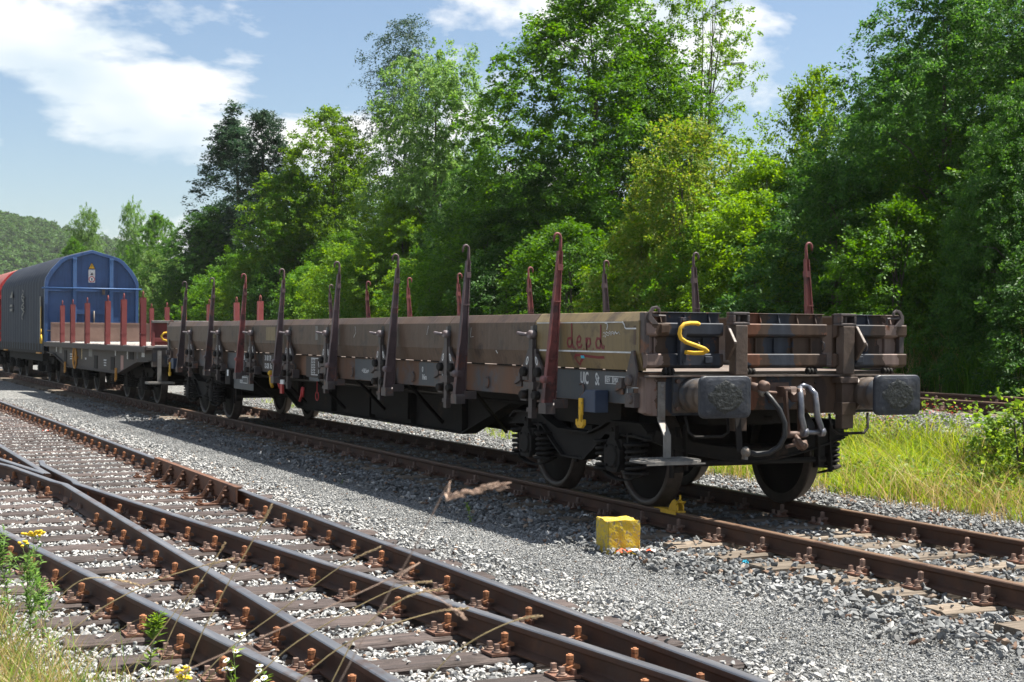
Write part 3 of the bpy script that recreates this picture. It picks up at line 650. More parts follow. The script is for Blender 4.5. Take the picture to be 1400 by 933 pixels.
scatter_stones('side_ballast', 1.9, 5.7, -4, 34, 620, .022, .065, .50, .18, 'grey stones along the grass verge behind the freight wagon', layers=.03, avoid=False, fade=lambda x, y: np.clip(1 - (y - 4) / 40, .4, 1), warm=.06)
# ------------------------------------------------------------------ the flat wagon with stakes
def text_on(parent, s, y, z, size, x=-1.30, mat='letter', name='lettering', align='LEFT', side=-1, sx=1.0):
    """Lettering on a near-side face: reads towards -y, faces -x."""
    cu = bpy.data.curves.new(name, 'FONT'); cu.body = s; cu.size = size; cu.align_x = align; cu.align_y = 'CENTER'; cu.extrude = 0.0006; cu.offset = 0.0025 * size / .1
    cu.materials.append(M[mat]); cu.resolution_u = 3
    o = bpy.data.objects.new(name, cu); COL.objects.link(o); o.parent = parent
    o.matrix_local = Matrix(((0, 0, -1, x), (-sx, 0, 0, y), (0, 1, 0, z), (0, 0, 0, 1)))
    return o
def frame_on(parent, y0, y1, z0, z1, w, x=-1.30, mat='letter', bars=()):
    """Painted rectangle outline on the near side; bars = extra uprights at these y."""
    mb = MB(); xa, xb = x - .0022, x - .0004
    mb.box(xa, xb, y0, y1, z0, z0 + w); mb.box(xa, xb, y0, y1, z1 - w, z1); mb.box(xa, xb, y0, y0 + w, z0 + w, z1 - w); mb.box(xa, xb, y1 - w, y1, z0 + w, z1 - w)
    for b in bars: mb.box(xa, xb, b - w / 2, b + w / 2, z0 + w, z1 - w)
    return mb.build('painted_frame', M[mat], parent)
def ribbon(parent, pts, w, x, mat, name, closed=False):
    """Sprayed or scratched line: a thin flat band through points (y, z) on a face at x."""
    mb = MB(); vs = []; n = len(pts)
    for i, (y, z) in enumerate(pts):
        a = pts[max(i - 1, 0)]; b = pts[min(i + 1, n - 1)]
        d = Vector((b[0] - a[0], b[1] - a[1]));
        if d.length < 1e-6: d = Vector((1, 0))
        d.normalize(); q = Vector((-d.y, d.x)) * w / 2
        vs += [(x, y + q.x, z + q.y), (x, y - q.x, z - q.y), (x + .0015, y + q.x, z + q.y), (x + .0015, y - q.x, z - q.y)]
    fs = []
    for i in range(n - 1):
        o = 4 * i
        fs += [(o, o + 1, o + 5, o + 4), (o + 2, o + 6, o + 7, o + 3), (o, o + 4, o + 6, o + 2), (o + 1, o + 3, o + 7, o + 5)]
    mb.add(vs, fs); return mb.build(name, M[mat], parent)
def arc(cx, cz, r, a0, a1, n=10): return [(cx + r * math.cos(R_(a0 + (a1 - a0) * i / n)), cz + r * math.sin(R_(a0 + (a1 - a0) * i / n))) for i in range(n + 1)]

def wheel_mesh(s):
    """Monobloc wheel, flange on the inner side; s = -1 for the near side. Local origin on the axle line."""
    mb = MB(); d = (-s, 0, 0)
    mb.lathe((s * .80, 0, 0), d, [(.03, .395), (0.0, .412), (0, .452), (.012, .460), (.095, .464), (.105, .490), (.128, .492), (.136, .478), (.136, .40)], 48, 1, caps=False)
    mb.lathe((s * .795, 0, 0), d, [(.022, .10), (.030, .40), (.098, .40), (.085, .10)], 40, 0)
    mb.lathe((s * .84, 0, 0), d, [(0, .085), (0.0, .10), (.05, .11), (.19, .11)], 20, 0)
    return mb.mesh('wheel', [M['grime'], M['tread']])
WHEEL = {-1: wheel_mesh(-1), 1: wheel_mesh(1)}
def spring_mesh():
    mb = MB(); pts = []; turns = 4.6; N = 60
    for i in range(N + 1):
        a = 2 * math.pi * turns * i / N; pts.append((.088 * math.cos(a), .088 * math.sin(a), .012 + .225 * i / N))
    mb.tube(pts, .0165, 6, 0)
    mb.lathe((0, 0, -.012), (0, 0, 1), [(0, .115), (.022, .115)], 18, 0); mb.lathe((0, 0, .238), (0, 0, 1), [(0, .115), (.02, .115)], 18, 0)
    mb.cyl((0, 0, 0), (0, 0, .235), .045, n=10)
    return mb.mesh('spring', M['grime'])
SPRING = spring_mesh()
def axlebox_mesh(s):
    mb = MB()
    mb.box(*sorted((s * .90, s * 1.10)), -.13, .13, -.12, .15, 0)
    mb.prism([(-.145, -.06), (-.09, -.14), (.09, -.14), (.145, -.06), (.145, .06), (.05, .16), (-.05, .16), (-.145, .06)], 'x', *sorted((s * 1.09, s * 1.13)), 0)
    mb.lathe((s * 1.125, 0, 0), (s, 0, 0), [(0, .105), (.012, .105), (.022, .09)], 20, 1)
    for a in (45, 135, 225, 315): mb.cyl((s * 1.13, .12 * math.cos(R_(a)), .12 * math.sin(R_(a))), (s * 1.15, .12 * math.cos(R_(a)), .12 * math.sin(R_(a))), .014, n=6)
    mb.box(*sorted((s * 1.08, s * 1.12)), -.045, .045, .14, .27, 0); mb.lathe((s * 1.125, 0, .235), (s, 0, 0), [(0, .022), (.02, .018)], 10, 1)
    return mb.mesh('axle_box', [M['grime'], M['grime']])
AXB = {-1: axlebox_mesh(-1), 1: axlebox_mesh(1)}
AXZ = RAIL + .462
def bogie(parent, yc, half=.9, flip=1, axles=(-.9, .9)):
    """Cast two-axle bogie: cranked side frames, axle boxes between coil spring nests, wheels, brake gear. Sub-parts hang on the frame part."""
    f = MB()
    for s in (-1, 1):
        # side frame: high over the axle boxes, hanging belly between them
        up = [(-1.42, .86), (-1.30, .93), (-.70, .93), (-.52, .86), (-.30, .80), (.30, .80), (.52, .86), (.70, .93), (1.30, .93), (1.42, .86)]
        lo = [(1.42, .80), (1.22, .82), (.66, .82), (.45, .68), (.22, .55), (-.22, .55), (-.45, .68), (-.66, .82), (-1.22, .82), (-1.42, .80)]
        poly = [(y, z) for (y, z) in up] + lo
        f.prism([(yc + y, z) for y, z in poly], 'x', *sorted((s * .985, s * 1.02)), 0)
        # flange along the belly and along the top
        for seg in (up, lo):
            for (a, b) in zip(seg[:-1], seg[1:]):
                f.bar((s * 1.0, yc + a[0], a[1]), (s * 1.0, yc + b[0], b[1]), .14, .018, 0, up=(0, 0, 1))
        for ay in axles:
            for k in (-1, 1):       # horn guides down to the spring seats
                f.box(*sorted((s * .94, s * 1.06)), yc + ay + k * .155 - .018, yc + ay + k * .155 + .018, .56, .84, 0)
            # bowed tie under the axle box
            pts = [(s * 1.03, yc + ay + q * .40, .50 - .085 * math.cos(q * 1.5)) for q in [i / 5 - 1 for i in range(11)]]
            for a, b in zip(pts[:-1], pts[1:]): f.bar(a, b, .06, .016, 0)
    f.box(-.95, .95, yc - .19, yc + .19, .62, .86, 0)                       # bolster
    for k in (-1, 1):                                                       # bowed end beams
        pts = [(-1.0 + 2.0 * i / 16, yc + k * 1.43, .86 - .19 * (1 - abs(-1 + 2.0 * i / 16) ** 1.7) - .02) for i in range(17)]
        for a, b in zip(pts[:-1], pts[1:]):
            f.bar(a, b, .016, .10, 0, up=(0, 0, 1)); f.bar((a[0], a[1], a[2] - .055), (b[0], b[1], b[2] - .055), .075, .014, 0)
    fr = f.build('bogie_frame', M['grime'], parent)
    for ay in axles:
        for s in (-1, 1):
            link('wheel', WHEEL[s], fr, (0, yc + ay, AXZ)); link('axle_box', AXB[s], fr, (0, yc + ay, AXZ))
            for k in (-1, 1): link('spring', SPRING, fr, (s * 1.035, yc + ay + k * .275, .50))
        mb = MB(); mb.cyl((-1.05, 0, 0), (1.05, 0, 0), .075, n=14); mb.build('axle', M['grime'], fr, (0, yc + ay, AXZ))
        for k in (-1, 1):           # brake blocks and hangers
            b = MB()
            for s in (-1, 1):
                b.prism([(k * .475, -.12), (k * .53, -.12), (k * .54, .0), (k * .53, .13), (k * .475, .13), (k * .492, .0)], 'x', s * .75 - .045, s * .75 + .045)
                b.bar((s * .75, k * .53, .0), (s * .75, k * .50, .28), .03, .03); b.bar((s * .70, k * .56, -.10), (s * .70, k * .55, .30), .02, .05)
                b.bar((s * .84, k * .56, -.16), (s * .84, k * .53, .26), .02, .05)
            b.cyl((-.80, k * .53, -.045), (.80, k * .53, -.045), .026, n=8)
            b.build('brake_beam', M['grime'], fr, (0, yc + ay, AXZ))
    return fr

def buffer_part(parent, x, y0, sgn=-1):
    """Side buffer at x: bolted base, stepped sleeve, plunger and rounded rectangular head. sgn = direction it points along y."""
    g = MB(); bz = RAIL + 1.04; d = (0, sgn, 0)
    g.box(x - .19, x + .19, *sorted((y0, y0 + sgn * .028)), bz - .15, bz + .15, 0)
    g.lathe((x, y0 + sgn * .025, bz), d, [(0, .150), (.03, .150), (.05, .135), (.10, .135), (.11, .145), (.15, .145), (.17, .132), (.22, .130), (.23, .138), (.27, .138), (.285, .118), (.47, .112)], 24, 0)
    for dx in (-1, 1):
        for dz in (-1, 1):
            g.cyl((x + dx * .16, y0 + sgn * .028, bz + dz * .115), (x + dx * .16, y0 + sgn * .060, bz + dz * .115), .020, n=6, m=1)
    b = g.build('buffer', [M['grime2'], M['casting']], parent)
    h = MB(); hw, hh, r = .245, .172, .055
    def outline(k, inset):
        pts = []
        for cx, cz, a0 in ((hw - r, hh - r, 0), (-hw + r, hh - r, 90), (-hw + r, -hh + r, 180), (hw - r, -hh + r, 270)):
            for i in range(6):
                a = R_(a0 + 90 * i / 5); pts.append((cx + (r) * math.cos(a), cz + (r) * math.sin(a)))
        return [(px * inset, pz * inset) for px, pz in pts]
    rings = [(.00, .90), (.012, 1.0), (.036, 1.0), (.046, .965), (.054, .80), (.060, .5), (.062, .2)]
    vs = []; n = 24
    for (t, ins) in rings:
        for (px, pz) in outline(0, ins): vs.append((x + px, y0 + sgn * (.49 + t), bz + pz))
    fs = []
    for i in range(len(rings) - 1):
        for q in range(n):
            q2 = (q + 1) % n; fs.append((i*n+q, i*n+q2, (i+1)*n+q2, (i+1)*n+q))
    h.add(vs, fs, 0, False); h.f.append(list(range(n))); h.m.append(0); h.s.append(False); h.f.append([(len(rings)-1)*n+q for q in range(n)]); h.m.append(0); h.s.append(False)
    hd = h.build('buffer_head', [M['buffer']], b)
    # ridge of dried grease round the contact patch
    gr = MB(); rnd = random.Random(int(x * 10)); N = 26; rings = []
    for (rr, hgt) in ((.150, -.004), (.130, .003), (.105, .0015), (.07, .001), (.02, .002)):
        rings.append([(x + rr * (1 + rnd.uniform(-.13, .13)) * math.cos(2*math.pi*i/N) * 1.08, y0 + sgn * (.5485 + .004 * (1 - rr / .15) + hgt + rnd.uniform(0, .0025)), bz + rr * (1 + rnd.uniform(-.13, .13)) * .86 * math.sin(2*math.pi*i/N)) for i in range(N)])
    vs = [p for rg in rings for p in rg]; fs = []
    for i in range(len(rings) - 1):
        for q in range(N): fs.append((i*N+q, i*N+(q+1) % N, (i+1)*N+(q+1) % N, (i+1)*N+q))
    fs.append([(len(rings)-1)*N+q for q in range(N)]); gr.add(vs, fs, 0, True); gr.build('grease_patch', [M['grease']], b)
    return b
M['grime2'] = pmat('brown buffer sleeve', [(0.3, (0.055, 0.045, 0.038)), (0.7, (0.13, 0.10, 0.08))], scale=6, rough=0.5, bump=0.3, rust=(0.05, 0.055, 0.065), rust_amt=0.45, rust_scale=4)

def stake_meshes():
    """Long tapering stake: outward-open channel, narrow upper link and a hook curling outwards. Local: foot at origin, +x towards the wagon, z up."""
    out = []
    for kind in (0, 1):
        mb = MB()
        H = 1.42
        def ring(z):
            """I-section: broad flanges outwards and inwards, thin web between"""
            t = z / H; w = .066 - .026 * t; d = .124 - .078 * t; c = .10 * t; f = .011; wb = .007
            return [(c - d/2, -w/2), (c - d/2 + f, -w/2), (c - d/2 + f, -wb), (c + d/2 - f, -wb), (c + d/2 - f, -w/2), (c + d/2, -w/2),
                    (c + d/2, w/2), (c + d/2 - f, w/2), (c + d/2 - f, wb), (c - d/2 + f, wb), (c - d/2 + f, w/2), (c - d/2, w/2)]
        zs = [0, .12, .25, .6, 1.0, 1.3, H]; n = 12; vs = []
        for z in zs:
            for (a, b) in ring(z): vs.append((a, b, z))
        fs = []
        for i in range(len(zs) - 1):
            for q in range(n): fs.append((i*n+q, i*n+(q+1) % n, (i+1)*n+(q+1) % n, (i+1)*n+q))
        fs.append(list(range(n))[::-1]); fs.append([(len(zs)-1)*n+q for q in range(n)])
        mb.add(vs, fs, 0)
        for z0 in (.42, .95): mb.box(.10 * z0 / H - .055 + .02 * z0, .10 * z0 / H + .055 - .02 * z0, -.034, .034, z0, z0 + .012, 0)
        # inner tongue and rivets
        mb.box(.070, .122, -.028, .028, 1.24, 1.30, 0)
        # hook
        top = [(.100, 0, H - .06), (.105, 0, H + .05), (.107, 0, H + .12)]
        pts = top + [(.107 - .034 + .034 * math.cos(R_(a)), 0, H + .12 + .040 * math.sin(R_(a))) for a in range(20, 200, 20)] + [(.036, 0, H + .085)]
        mb.tube(pts, [.019, .016, .0135] + [.0125] * (len(pts) - 4) + [.009], 8, 0)
        # pivot boss low down
        mb.cyl((-.02, -.075, .235), (-.02, .075, .235), .038, n=14, m=0)
        out.append(mb.mesh('stake', M['stake_red' if kind == 0 else 'stake_dark']))
    return out
STAKE = stake_meshes()
def mirrored(me, name):
    m2 = me.copy(); m2.name = name
    for v in m2.vertices: v.co.x = -v.co.x
    m2.flip_normals(); return m2
STAKE_FAR = [mirrored(m, 'stake') for m in STAKE]
def shoe_mesh():
    mb = MB()
    mb.prism([(-.075, 0), (.075, 0), (.075, .08), (.06, .10), (-.06, .10), (-.075, .08)], 'x', -.10, .0); mb.box(.001, .14, -.05, .05, .05, .13)
    return mb.mesh('stake_socket', M['latch'])
SHOE = shoe_mesh()
def latch_mesh(s=1):
    """Board catch on the near side: upright bar, two hinge leaves on round bosses, turned handle on top, clamp below. Origin at deck edge, -x outwards."""
    mb = MB()
    mb.box(-.075, -.040, -.030, .030, -.36, .30, 0)
    mb.box(-.085, -.03, -.045, .045, -.40, -.36, 0); mb.box(-.078, -.03, -.03, .03, -.46, -.40, 0)
    mb.box(-.095, -.02, -.085, .085, -.185, -.115, 0)
    for k in (-1, 1):
        yy = k * .115
        mb.prism([(yy - .045, -.10), (yy + .045, -.10), (yy + .05, .02), (yy - k * .05, .20), (yy - k * .085, .20), (yy - .05, .02)], 'x', -.062, -.036, 0)
        mb.lathe((-.06, yy, -.02), (-1, 0, 0), [(0, .048), (.03, .046), (.038, .036)], 16, 1)
        mb.lathe((-.05, k * .105, -.24), (-1, 0, 0), [(0, .042), (.05, .042), (.06, .034)], 14, 1)
        mb.box(-.062, .02, k * .14 - .05, k * .14 + .05, -.30, -.18, 0)
        # oval white ring painted on each leaf
        ov = [(yy - k * .038 + .018 * math.cos(R_(a)) + .020 * k * math.sin(R_(a)) * -.55, .085 + .042 * math.sin(R_(a))) for a in range(0, 360, 24)]
        inn = [(yy - k * .038 + .009 * math.cos(R_(a)) + .012 * k * math.sin(R_(a)) * -.55, .085 + .028 * math.sin(R_(a))) for a in range(0, 360, 24)]
        n = len(ov); mb.add([(-.0635, a, b) for a, b in ov] + [(-.0635, a, b) for a, b in inn], [(i, (i + 1) % n, n + (i + 1) % n, n + i) for i in range(n)], 2)
    # knuckle handle
    mb.lathe((-.10, 0, .335), (1, 0, 0), [(0, .030), (.02, .042), (.055, .042), (.07, .03)], 14, 3)
    mb.tube([(-.085, .02, .335), (-.12, .05, .34), (-.14, .10, .35), (-.12, .125, .345), (-.09, .11, .33)], [.017, .016, .015, .015, .013], 8, 3)
    mb.v = [(x * 1.15, y * 1.3, z) for x, y, z in mb.v]
    return mb.mesh('board_latch', [M['latch'], M['grime'], M['white'], M['knuckle']])
LATCH = latch_mesh(); LATCH_FAR = mirrored(LATCH, 'board_latch')

M['stanch'] = pmat('brown stanchion paint', [(0.3, (0.055, 0.038, 0.029)), (0.7, (0.10, 0.07, 0.053))], scale=7, rough=.5, bump=.5, bscale=24, bdist=.008, rust=(0.05, 0.045, 0.045), rust_amt=.38, rust_scale=4)
def build_flat_wagon():
    w = thing('flat_wagon', 'long brown flat wagon with side boards and hooked stakes, nearest to the camera', 'wagon')
    Y0, Y1 = .70, 19.05
    # --- underframe
    for s in (-1, 1):
        f = MB(); x = s * 1.27
        f.prism([(x, 1.118), (x, 1.395), (x - s * .09, 1.395), (x - s * .09, 1.380), (x - s * .012, 1.378), (x - s * .012, 1.135), (x - s * .09, 1.133), (x - s * .09, 1.118)], 'y', Y0 + .004, Y1)
        f.build('sole_bar', M['sole'], w)
        # fish-bellied main girder
        g = MB(); gx = s * .42
        g.prism([(3.6, 1.30), (16.2, 1.30), (16.2, 1.05), (14.6, .95), (13.2, .52), (6.5, .52), (5.1, .95), (3.6, 1.05)], 'x', gx - .01, gx + .01)
        for a, b in zip([(3.6, 1.05), (5.1, .95), (6.5, .52), (13.2, .52), (14.6, .95)], [(5.1, .95), (6.5, .52), (13.2, .52), (14.6, .95), (16.2, 1.05)]):
            g.bar((gx, a[0], a[1]), (gx, b[0], b[1]), .20, .02)
        for yy in (6.5, 8.2, 9.8, 11.5, 13.2): g.bar((gx - s * -.05, yy, .54), (gx - s * -.05, yy, 1.3), .08, .02, up=(0, 1, 0))
        for k in range(6):
            ya = 4.6 + k * 1.9; g.bar((s * 1.2, ya, 1.13), (gx, ya + .8, .60), .03, .03)
        g.build('main_girder', M['grime'], w)
    d = MB(); d.box(-1.285, 1.285, Y0 + .03, Y1, 1.397, 1.405, 1); d.box(-1.18, 1.18, Y0 + .06, Y1 - .03, 1.34, 1.396, 0); d.build('deck', [M['deck'], M['plate_edge']], w)
    c = MB()
    for yy in [2.5 + 1.48 * i for i in range(11)]: c.box(-1.25, 1.25, yy - .05, yy + .05, 1.14, 1.32)
    for yb in (2.52, 17.38): c.box(-.95, .95, yb - .75, yb + .75, .87, 1.12); c.box(-.5, .5, yb - 1.5, yb + 1.5, .93, 1.13)
    c.box(-.55, .55, 8.2, 9.6, .60, 1.0); c.cyl((.3, 11.0, .80), (.3, 12.3, .80), .19, n=20); c.cyl((-.2, 10.3, .75), (-.2, 11.0, .75), .15, n=18)
    c.tube([(-.9, 3.2, 1.0), (-.9, 16.5, 1.0)], .02, 6); c.tube([(.1, .9, .98), (.1, 19, .98)], .022, 6)
    c.build('cross_bearer', M['grime'], w)
    bogie(w, 2.52); bogie(w, 17.38)
    # --- headstocks
    for (ya, yb, sg) in ((Y0, Y0 + .13, -1), (Y1 - .13, Y1, 1)):
        h = MB(); h.prism([(-1.315, 1.06), (-1.25, 1.035), (-.35, 1.035), (-.30, 1.07), (.30, 1.07), (.35, 1.035), (1.25, 1.035), (1.315, 1.06), (1.315, 1.358), (-1.315, 1.358)], 'y', ya, yb)
        o = h.build('headstock', M['end'], w, bev=.008)
        pl = MB(); pl.box(-1.33, 1.33, *sorted((ya if sg < 0 else yb, (ya - .075) if sg < 0 else (yb + .075))), 1.362, 1.376); pl.build('headstock_plate', M['plate_edge'], w)
        for x in (-.875, .875): buffer_part(w, x, Y0 - .003 if sg < 0 else Y1 + .003, sg)
    # --- end boards: three leaves between two stanchions, each with two pressed ribs and small fins
    leaves = ((-1.30, -.585), (-.475, .490), (.595, 1.335))
    for (yb, sg) in ((Y0 + .02, -1), (Y1 - .02, 1)):
        for li, (xa, xb) in enumerate(leaves):
            e = MB()
            def Y(a): return yb + sg * a
            e.box(xa, xb, *sorted((Y(0), Y(-.014))), 1.432, 1.905)
            for (z0, z1) in ((1.705, 1.815), (1.442, 1.556)):
                a, b = xa - .035 * (li == 0), xb + .035 * (li == 2)
                vs = []
                for x in (a, b):
                    for (q, z) in ((.002, z0 - .012), (.056, z0 + .006), (.066, z0 + .02), (.066, z1 - .008), (.060, z1), (.002, z1 + .002)): vs.append((x, Y(q), z))
                e.add(vs, [(0, 1, 2, 3, 4, 5), (11, 10, 9, 8, 7, 6)] + [(i, (i + 1) % 6, 6 + (i + 1) % 6, 6 + i) for i in range(6)])
            nf = 3 if li != 1 else 5
            for i in range(nf):
                x = xa + (xb - xa) * (i + .5) / nf
                e.prism([(Y(.001), 1.817), (Y(.045), 1.817), (Y(.012), 1.903), (Y(.001), 1.903)], 'x', x - .006, x + .006)
                x2 = xa + (xb - xa) * (i + .25) / nf
                e.box(x2 - .005, x2 + .005, *sorted((Y(.001), Y(.035))), 1.558, 1.692)
            e.prism([(Y(.0), 1.898), (Y(.03), 1.898), (Y(.03), 1.906), (Y(.0), 1.906)], 'x', xa, xb)
            o = e.build('end_board', M['end'], w, bev=.004)
            hg = MB()
            for hx in ((xa + .16, xb - .16) if li == 1 else ((xa + .18,) if li == 0 else (xb - .18,))):
                for q in (-.035, 0, .035): hg.lathe((hx + q - .013, Y(.055), 1.405), (1, 0, 0), [(0, .028), (.026, .028)], 12)
                hg.bar((hx, Y(.05), 1.40), (hx, Y(.02), 1.45), .05, .02)
            hg.build('hinge', M['grime'], o)
            if sg < 0:
                rg = MB()
                for rx in ({0: (-.83,), 1: (-.44, .46), 2: (.92,)}[li]):
                    rg.tube([(rx, Y(.02), 1.66)] + [(rx + .006, Y(.03 + .035 * math.sin(R_(a))), 1.62 + .04 * math.cos(R_(a))) for a in range(0, 181, 30)], .009, 6)
                rg.build('ring', M['latch'], o)
                pd = MB()
                for rx in ({0: (-1.17, -.74), 1: (), 2: (.83,)}[li]): pd.box(rx - .04, rx + .04, *sorted((Y(.068), Y(.092))), 1.475 if rx > -1 else 1.73, 1.535 if rx > -1 else 1.80)
                if pd.v: pd.build('pad', M['end'], o, bev=.006)
        # stanchions
        for si, x in enumerate((-.445, .675)):
            q = MB()
            def Y(a): return yb + sg * a
            q.box(x - .062, x + .062, *sorted((Y(.03), Y(.135))), 1.377, 1.80)
            k = -1 if si == 0 else 1
            fx = x + k * .115
            q.prism([(Y(.072), 1.80), (Y(.10), 1.80), (Y(.215), 1.66), (Y(.215), 1.635), (Y(.10), 1.50), (Y(.072), 1.50)], 'x', fx - .016, fx + .016)
            o = q.build('end_stanchion', M['stanch'], w, bev=.007)
            q2 = MB()
            for zz in (1.815, 1.90): q2.box(x - .085, x + .085, *sorted((Y(.02), Y(.13))), zz - .012, zz + .012)
            for xx in (x - .072, x + .072): q2.box(xx - .013, xx + .013, *sorted((Y(.02), Y(.13))), 1.827, 1.888)
            q2.cyl((x + .0, Y(.075), 1.827), (x + .0, Y(.075), 1.888), .02, n=10)
            q2.build('stanchion_eye', M['latch'], o, bev=.006)
            q3 = MB(); q3.box(x - .062, x + .062, *sorted((Y(.025), Y(.125))), .90, 1.30); q3.box(x - .075, x + .075, *sorted((Y(.022), Y(.14))), 1.02, 1.13)
            q3.box(x - .10, x + .09, *sorted((Y(.022), Y(.155))), 1.30, 1.355)
            q3.prism([(Y(.03), 1.345), (Y(.10), 1.345), (Y(.235), 1.21), (Y(.235), 1.185), (Y(.10), 1.06), (Y(.03), 1.06)], 'x', fx - .018, fx + .018)
            q3.build('stanchion_socket', M['stanch'], o, bev=.006)
        # corner posts with curled hooks
        for s in (-1, 1):
            q = MB(); x = s * 1.325
            def Y(a): return yb + sg * a
            q.box(x - .025, x + .025, *sorted((Y(-.03), Y(.05))), 1.56, 1.90)
            pts = [(x - s * .10, 1.80), (x - s * .03, 1.80), (x, 1.84), (x - s * .002, 1.90), (x - s * .035, 1.945), (x - s * .085, 1.955), (x - s * .115, 1.93), (x - s * .115, 1.895), (x - s * .10, 1.895), (x - s * .095, 1.925), (x - s * .07, 1.932), (x - s * .045, 1.915), (x - s * .03, 1.875)]
            q.prism(pts, 'y', *sorted((Y(.055), Y(.078))))
            q.tube([(x - s * .02, Y(.06), 1.88), (x - s * .09, Y(.06), 1.872), (x - s * .17, Y(.06), 1.872), (x - s * .175, Y(.05), 1.82)], .011, 6)
            q.build('corner_hook', M['latch'], w, bev=.004)
    # --- side boards, stakes, latches
    joints = [Y0 + .03, 2.72, 4.84, 6.92, 9.04, 10.78, 12.80, 14.88, 16.95, Y1 - .03]
    stakes = [2.20, 4.30, 6.42, 8.58, 11.10, 13.22, 15.28, 17.38]
    darkset = {1, 2, 3, 4, 6, 7}
    for s in (-1, 1):
        for i, (a, b) in enumerate(zip(joints[:-1], joints[1:])):
            a2, b2 = a + .006, b - .006
            prof = [(1.29, 1.412), (1.315, 1.412), (1.358, 1.548), (1.362, 1.556), (1.362, 1.826), (1.356, 1.834), (1.300, 1.905), (1.285, 1.908), (1.285, 1.890), (1.338, 1.822), (1.338, 1.558), (1.305, 1.44), (1.29, 1.44)]
            mb = MB(); mb.prism([(s * x, z) for x, z in prof], 'y', a2, b2)
            o = mb.build('side_board', M['khaki' if (i == 0 and s < 0) else 'board'], w, bev=.004)
            if s < 0:
                sl = MB()
                if i > 0: sl.box(-1.3655, -1.3625, a2 + .001, a2 + .035, 1.69, 1.80)
                if i < 8: sl.box(-1.3655, -1.3625, b2 - .035, b2 - .001, 1.69, 1.80)
                sl.build('latch_slot', M['rubber'], o)
                rp = MB(); rp.box(-1.3645, -1.3625, a2 + .05, a2 + .09, 1.63, 1.79); rp.build('wear_plate', M['galv'] if i % 3 else M['board'], o)
        sp = MB(); yy = Y0 + .1; rs = random.Random(8 + s)
        while yy < Y1 - .3:
            L_ = rs.uniform(.05, .5); sp.box(*sorted((s * 1.2855, s * 1.30)), yy, yy + L_, 1.398, 1.4115); yy += L_ + rs.uniform(.05, .35)
        sp.build('added_slit_block', M['grime'], w)  # dark blocks added to break the sunlit slit into dashes of light
        for i, y in enumerate(joints[1:-1]):
            link('board_latch', LATCH if s < 0 else LATCH_FAR, w, (s * 1.325, y, 1.375))
        for i, y in enumerate(stakes):
            kind = 1 if (i in darkset and s < 0) else 0
            if s > 0: kind = (0, 1, 1, 0, 0, 0, 0, 1)[i]
            o = link('stake', (STAKE if s < 0 else STAKE_FAR)[kind], w, (s * 1.475, y, 1.06)); o.rotation_euler = (random.uniform(-.012, .012), 0, random.uniform(-.05, .05))
            so = link('stake_socket', SHOE, w, (s * 1.44, y, .985)); so.rotation_euler.z = 0 if s < 0 else math.pi
    # hinge straps at the ends of the near side, lashing rings and rope hooks along the sole bar
    for s in (-1, 1):
        for y in stakes:
            rg = MB()
            for dy in (-.30, .36):
                rg.tube([(s * 1.292, y + dy + .05 * math.cos(R_(a)), 1.215 + .055 * math.sin(R_(a))) for a in range(60, 301, 24)], .0095, 6)
            rg.build('lashing_ring', M['latch'], w)
        for y in [j + .42 for j in joints[1:-1]] + [1.10]:
            hk = MB(); hk.prism([(y - .01, 1.26), (y + .12, 1.22), (y + .12, 1.25), (y + .035, 1.29), (y + .03, 1.345), (y - .012, 1.345)], 'x', *sorted((s * 1.285, s * 1.33)))
            hk.box(*sorted((s * 1.283, s * 1.30)), y + .02, y + .14, 1.20, 1.30); hk.build('rope_hook', M['latch'], w, bev=.004)
    for s in (-1,):
        st = MB()
        for y in (.86, 18.83):
            st.prism([(y - .10, 1.28), (y + .04, 1.26), (y + .06, 1.36), (y - .03, 1.58), (y - .07, 1.58), (y - .12, 1.40)], 'x', -1.385, -1.362); st.lathe((-1.385, y - .02, 1.33), (-1, 0, 0), [(0, .05), (.03, .046), (.036, .03)], 16)
            st.lathe((-1.33, y, 1.17), (-1, 0, 0), [(0, .042), (.05, .042), (.06, .03)], 14); st.box(-1.37, -1.30, y - .06, y + .10, 1.10, 1.22)
        st.build('corner_hinge', M['latch'], w, bev=.004)
    # --- painted panels on the near sole bar
    def panel(y0, y1, z0, z1, mat='slate', x=-1.2725, name='painted_panel', th=.003):
        mb = MB(); mb.box(x - th, x, y0, y1, z0, z1); return mb.build(name, M[mat], w)
    X = -1.276
    panel(.98, 2.50, 1.122, 1.392); panel(4.96, 5.95, 1.125, 1.388); panel(7.05, 8.2, 1.125, 1.388); panel(3.15, 3.75, 1.125, 1.385, 'sole'); panel(9.35, 10.3, 1.10, 1.388, 'w2side'); panel(14.0, 14.7, 1.125, 1.385)
    pa = panel(13.05, 14.25, .80, 1.385, 'slate', x=-1.279)
    panel(11.3, 12.6, 1.125, 1.388, 'w2side')
    text_on(w, 'UIC', 1.945, 1.315, .150, X - .002, sx=.62); text_on(w, 'St', 1.66, 1.312, .150, X - .002, sx=.62)
    frame_on(w, 1.075, 1.48, 1.282, 1.352, .007, X, bars=(1.345, 1.205)); text_on(w, 'REV', 1.472, 1.316, .062, X - .002, sx=.8); text_on(w, 'EPBX', 1.338, 1.316, .058, X - .002, sx=.75); text_on(w, '08.03.21', 1.198, 1.316, .052, X - .002, sx=.58)
    frame_on(w, .855, 1.085, 1.128, 1.268, .009, X)
    text_on(w, '+', 2.47, 1.17, .09, X - .002); text_on(w, 'e', .905, 1.315, .07, -1.388)
    # oval plate, load signs, number
    ov = MB(); ov.prism([(5.20 + .055 * math.cos(R_(a)), 1.25 + .088 * math.sin(R_(a))) for a in range(0, 360, 18)], 'x', X - .004, X - .0005); ov.build('maker_plate', M['letter'], w)
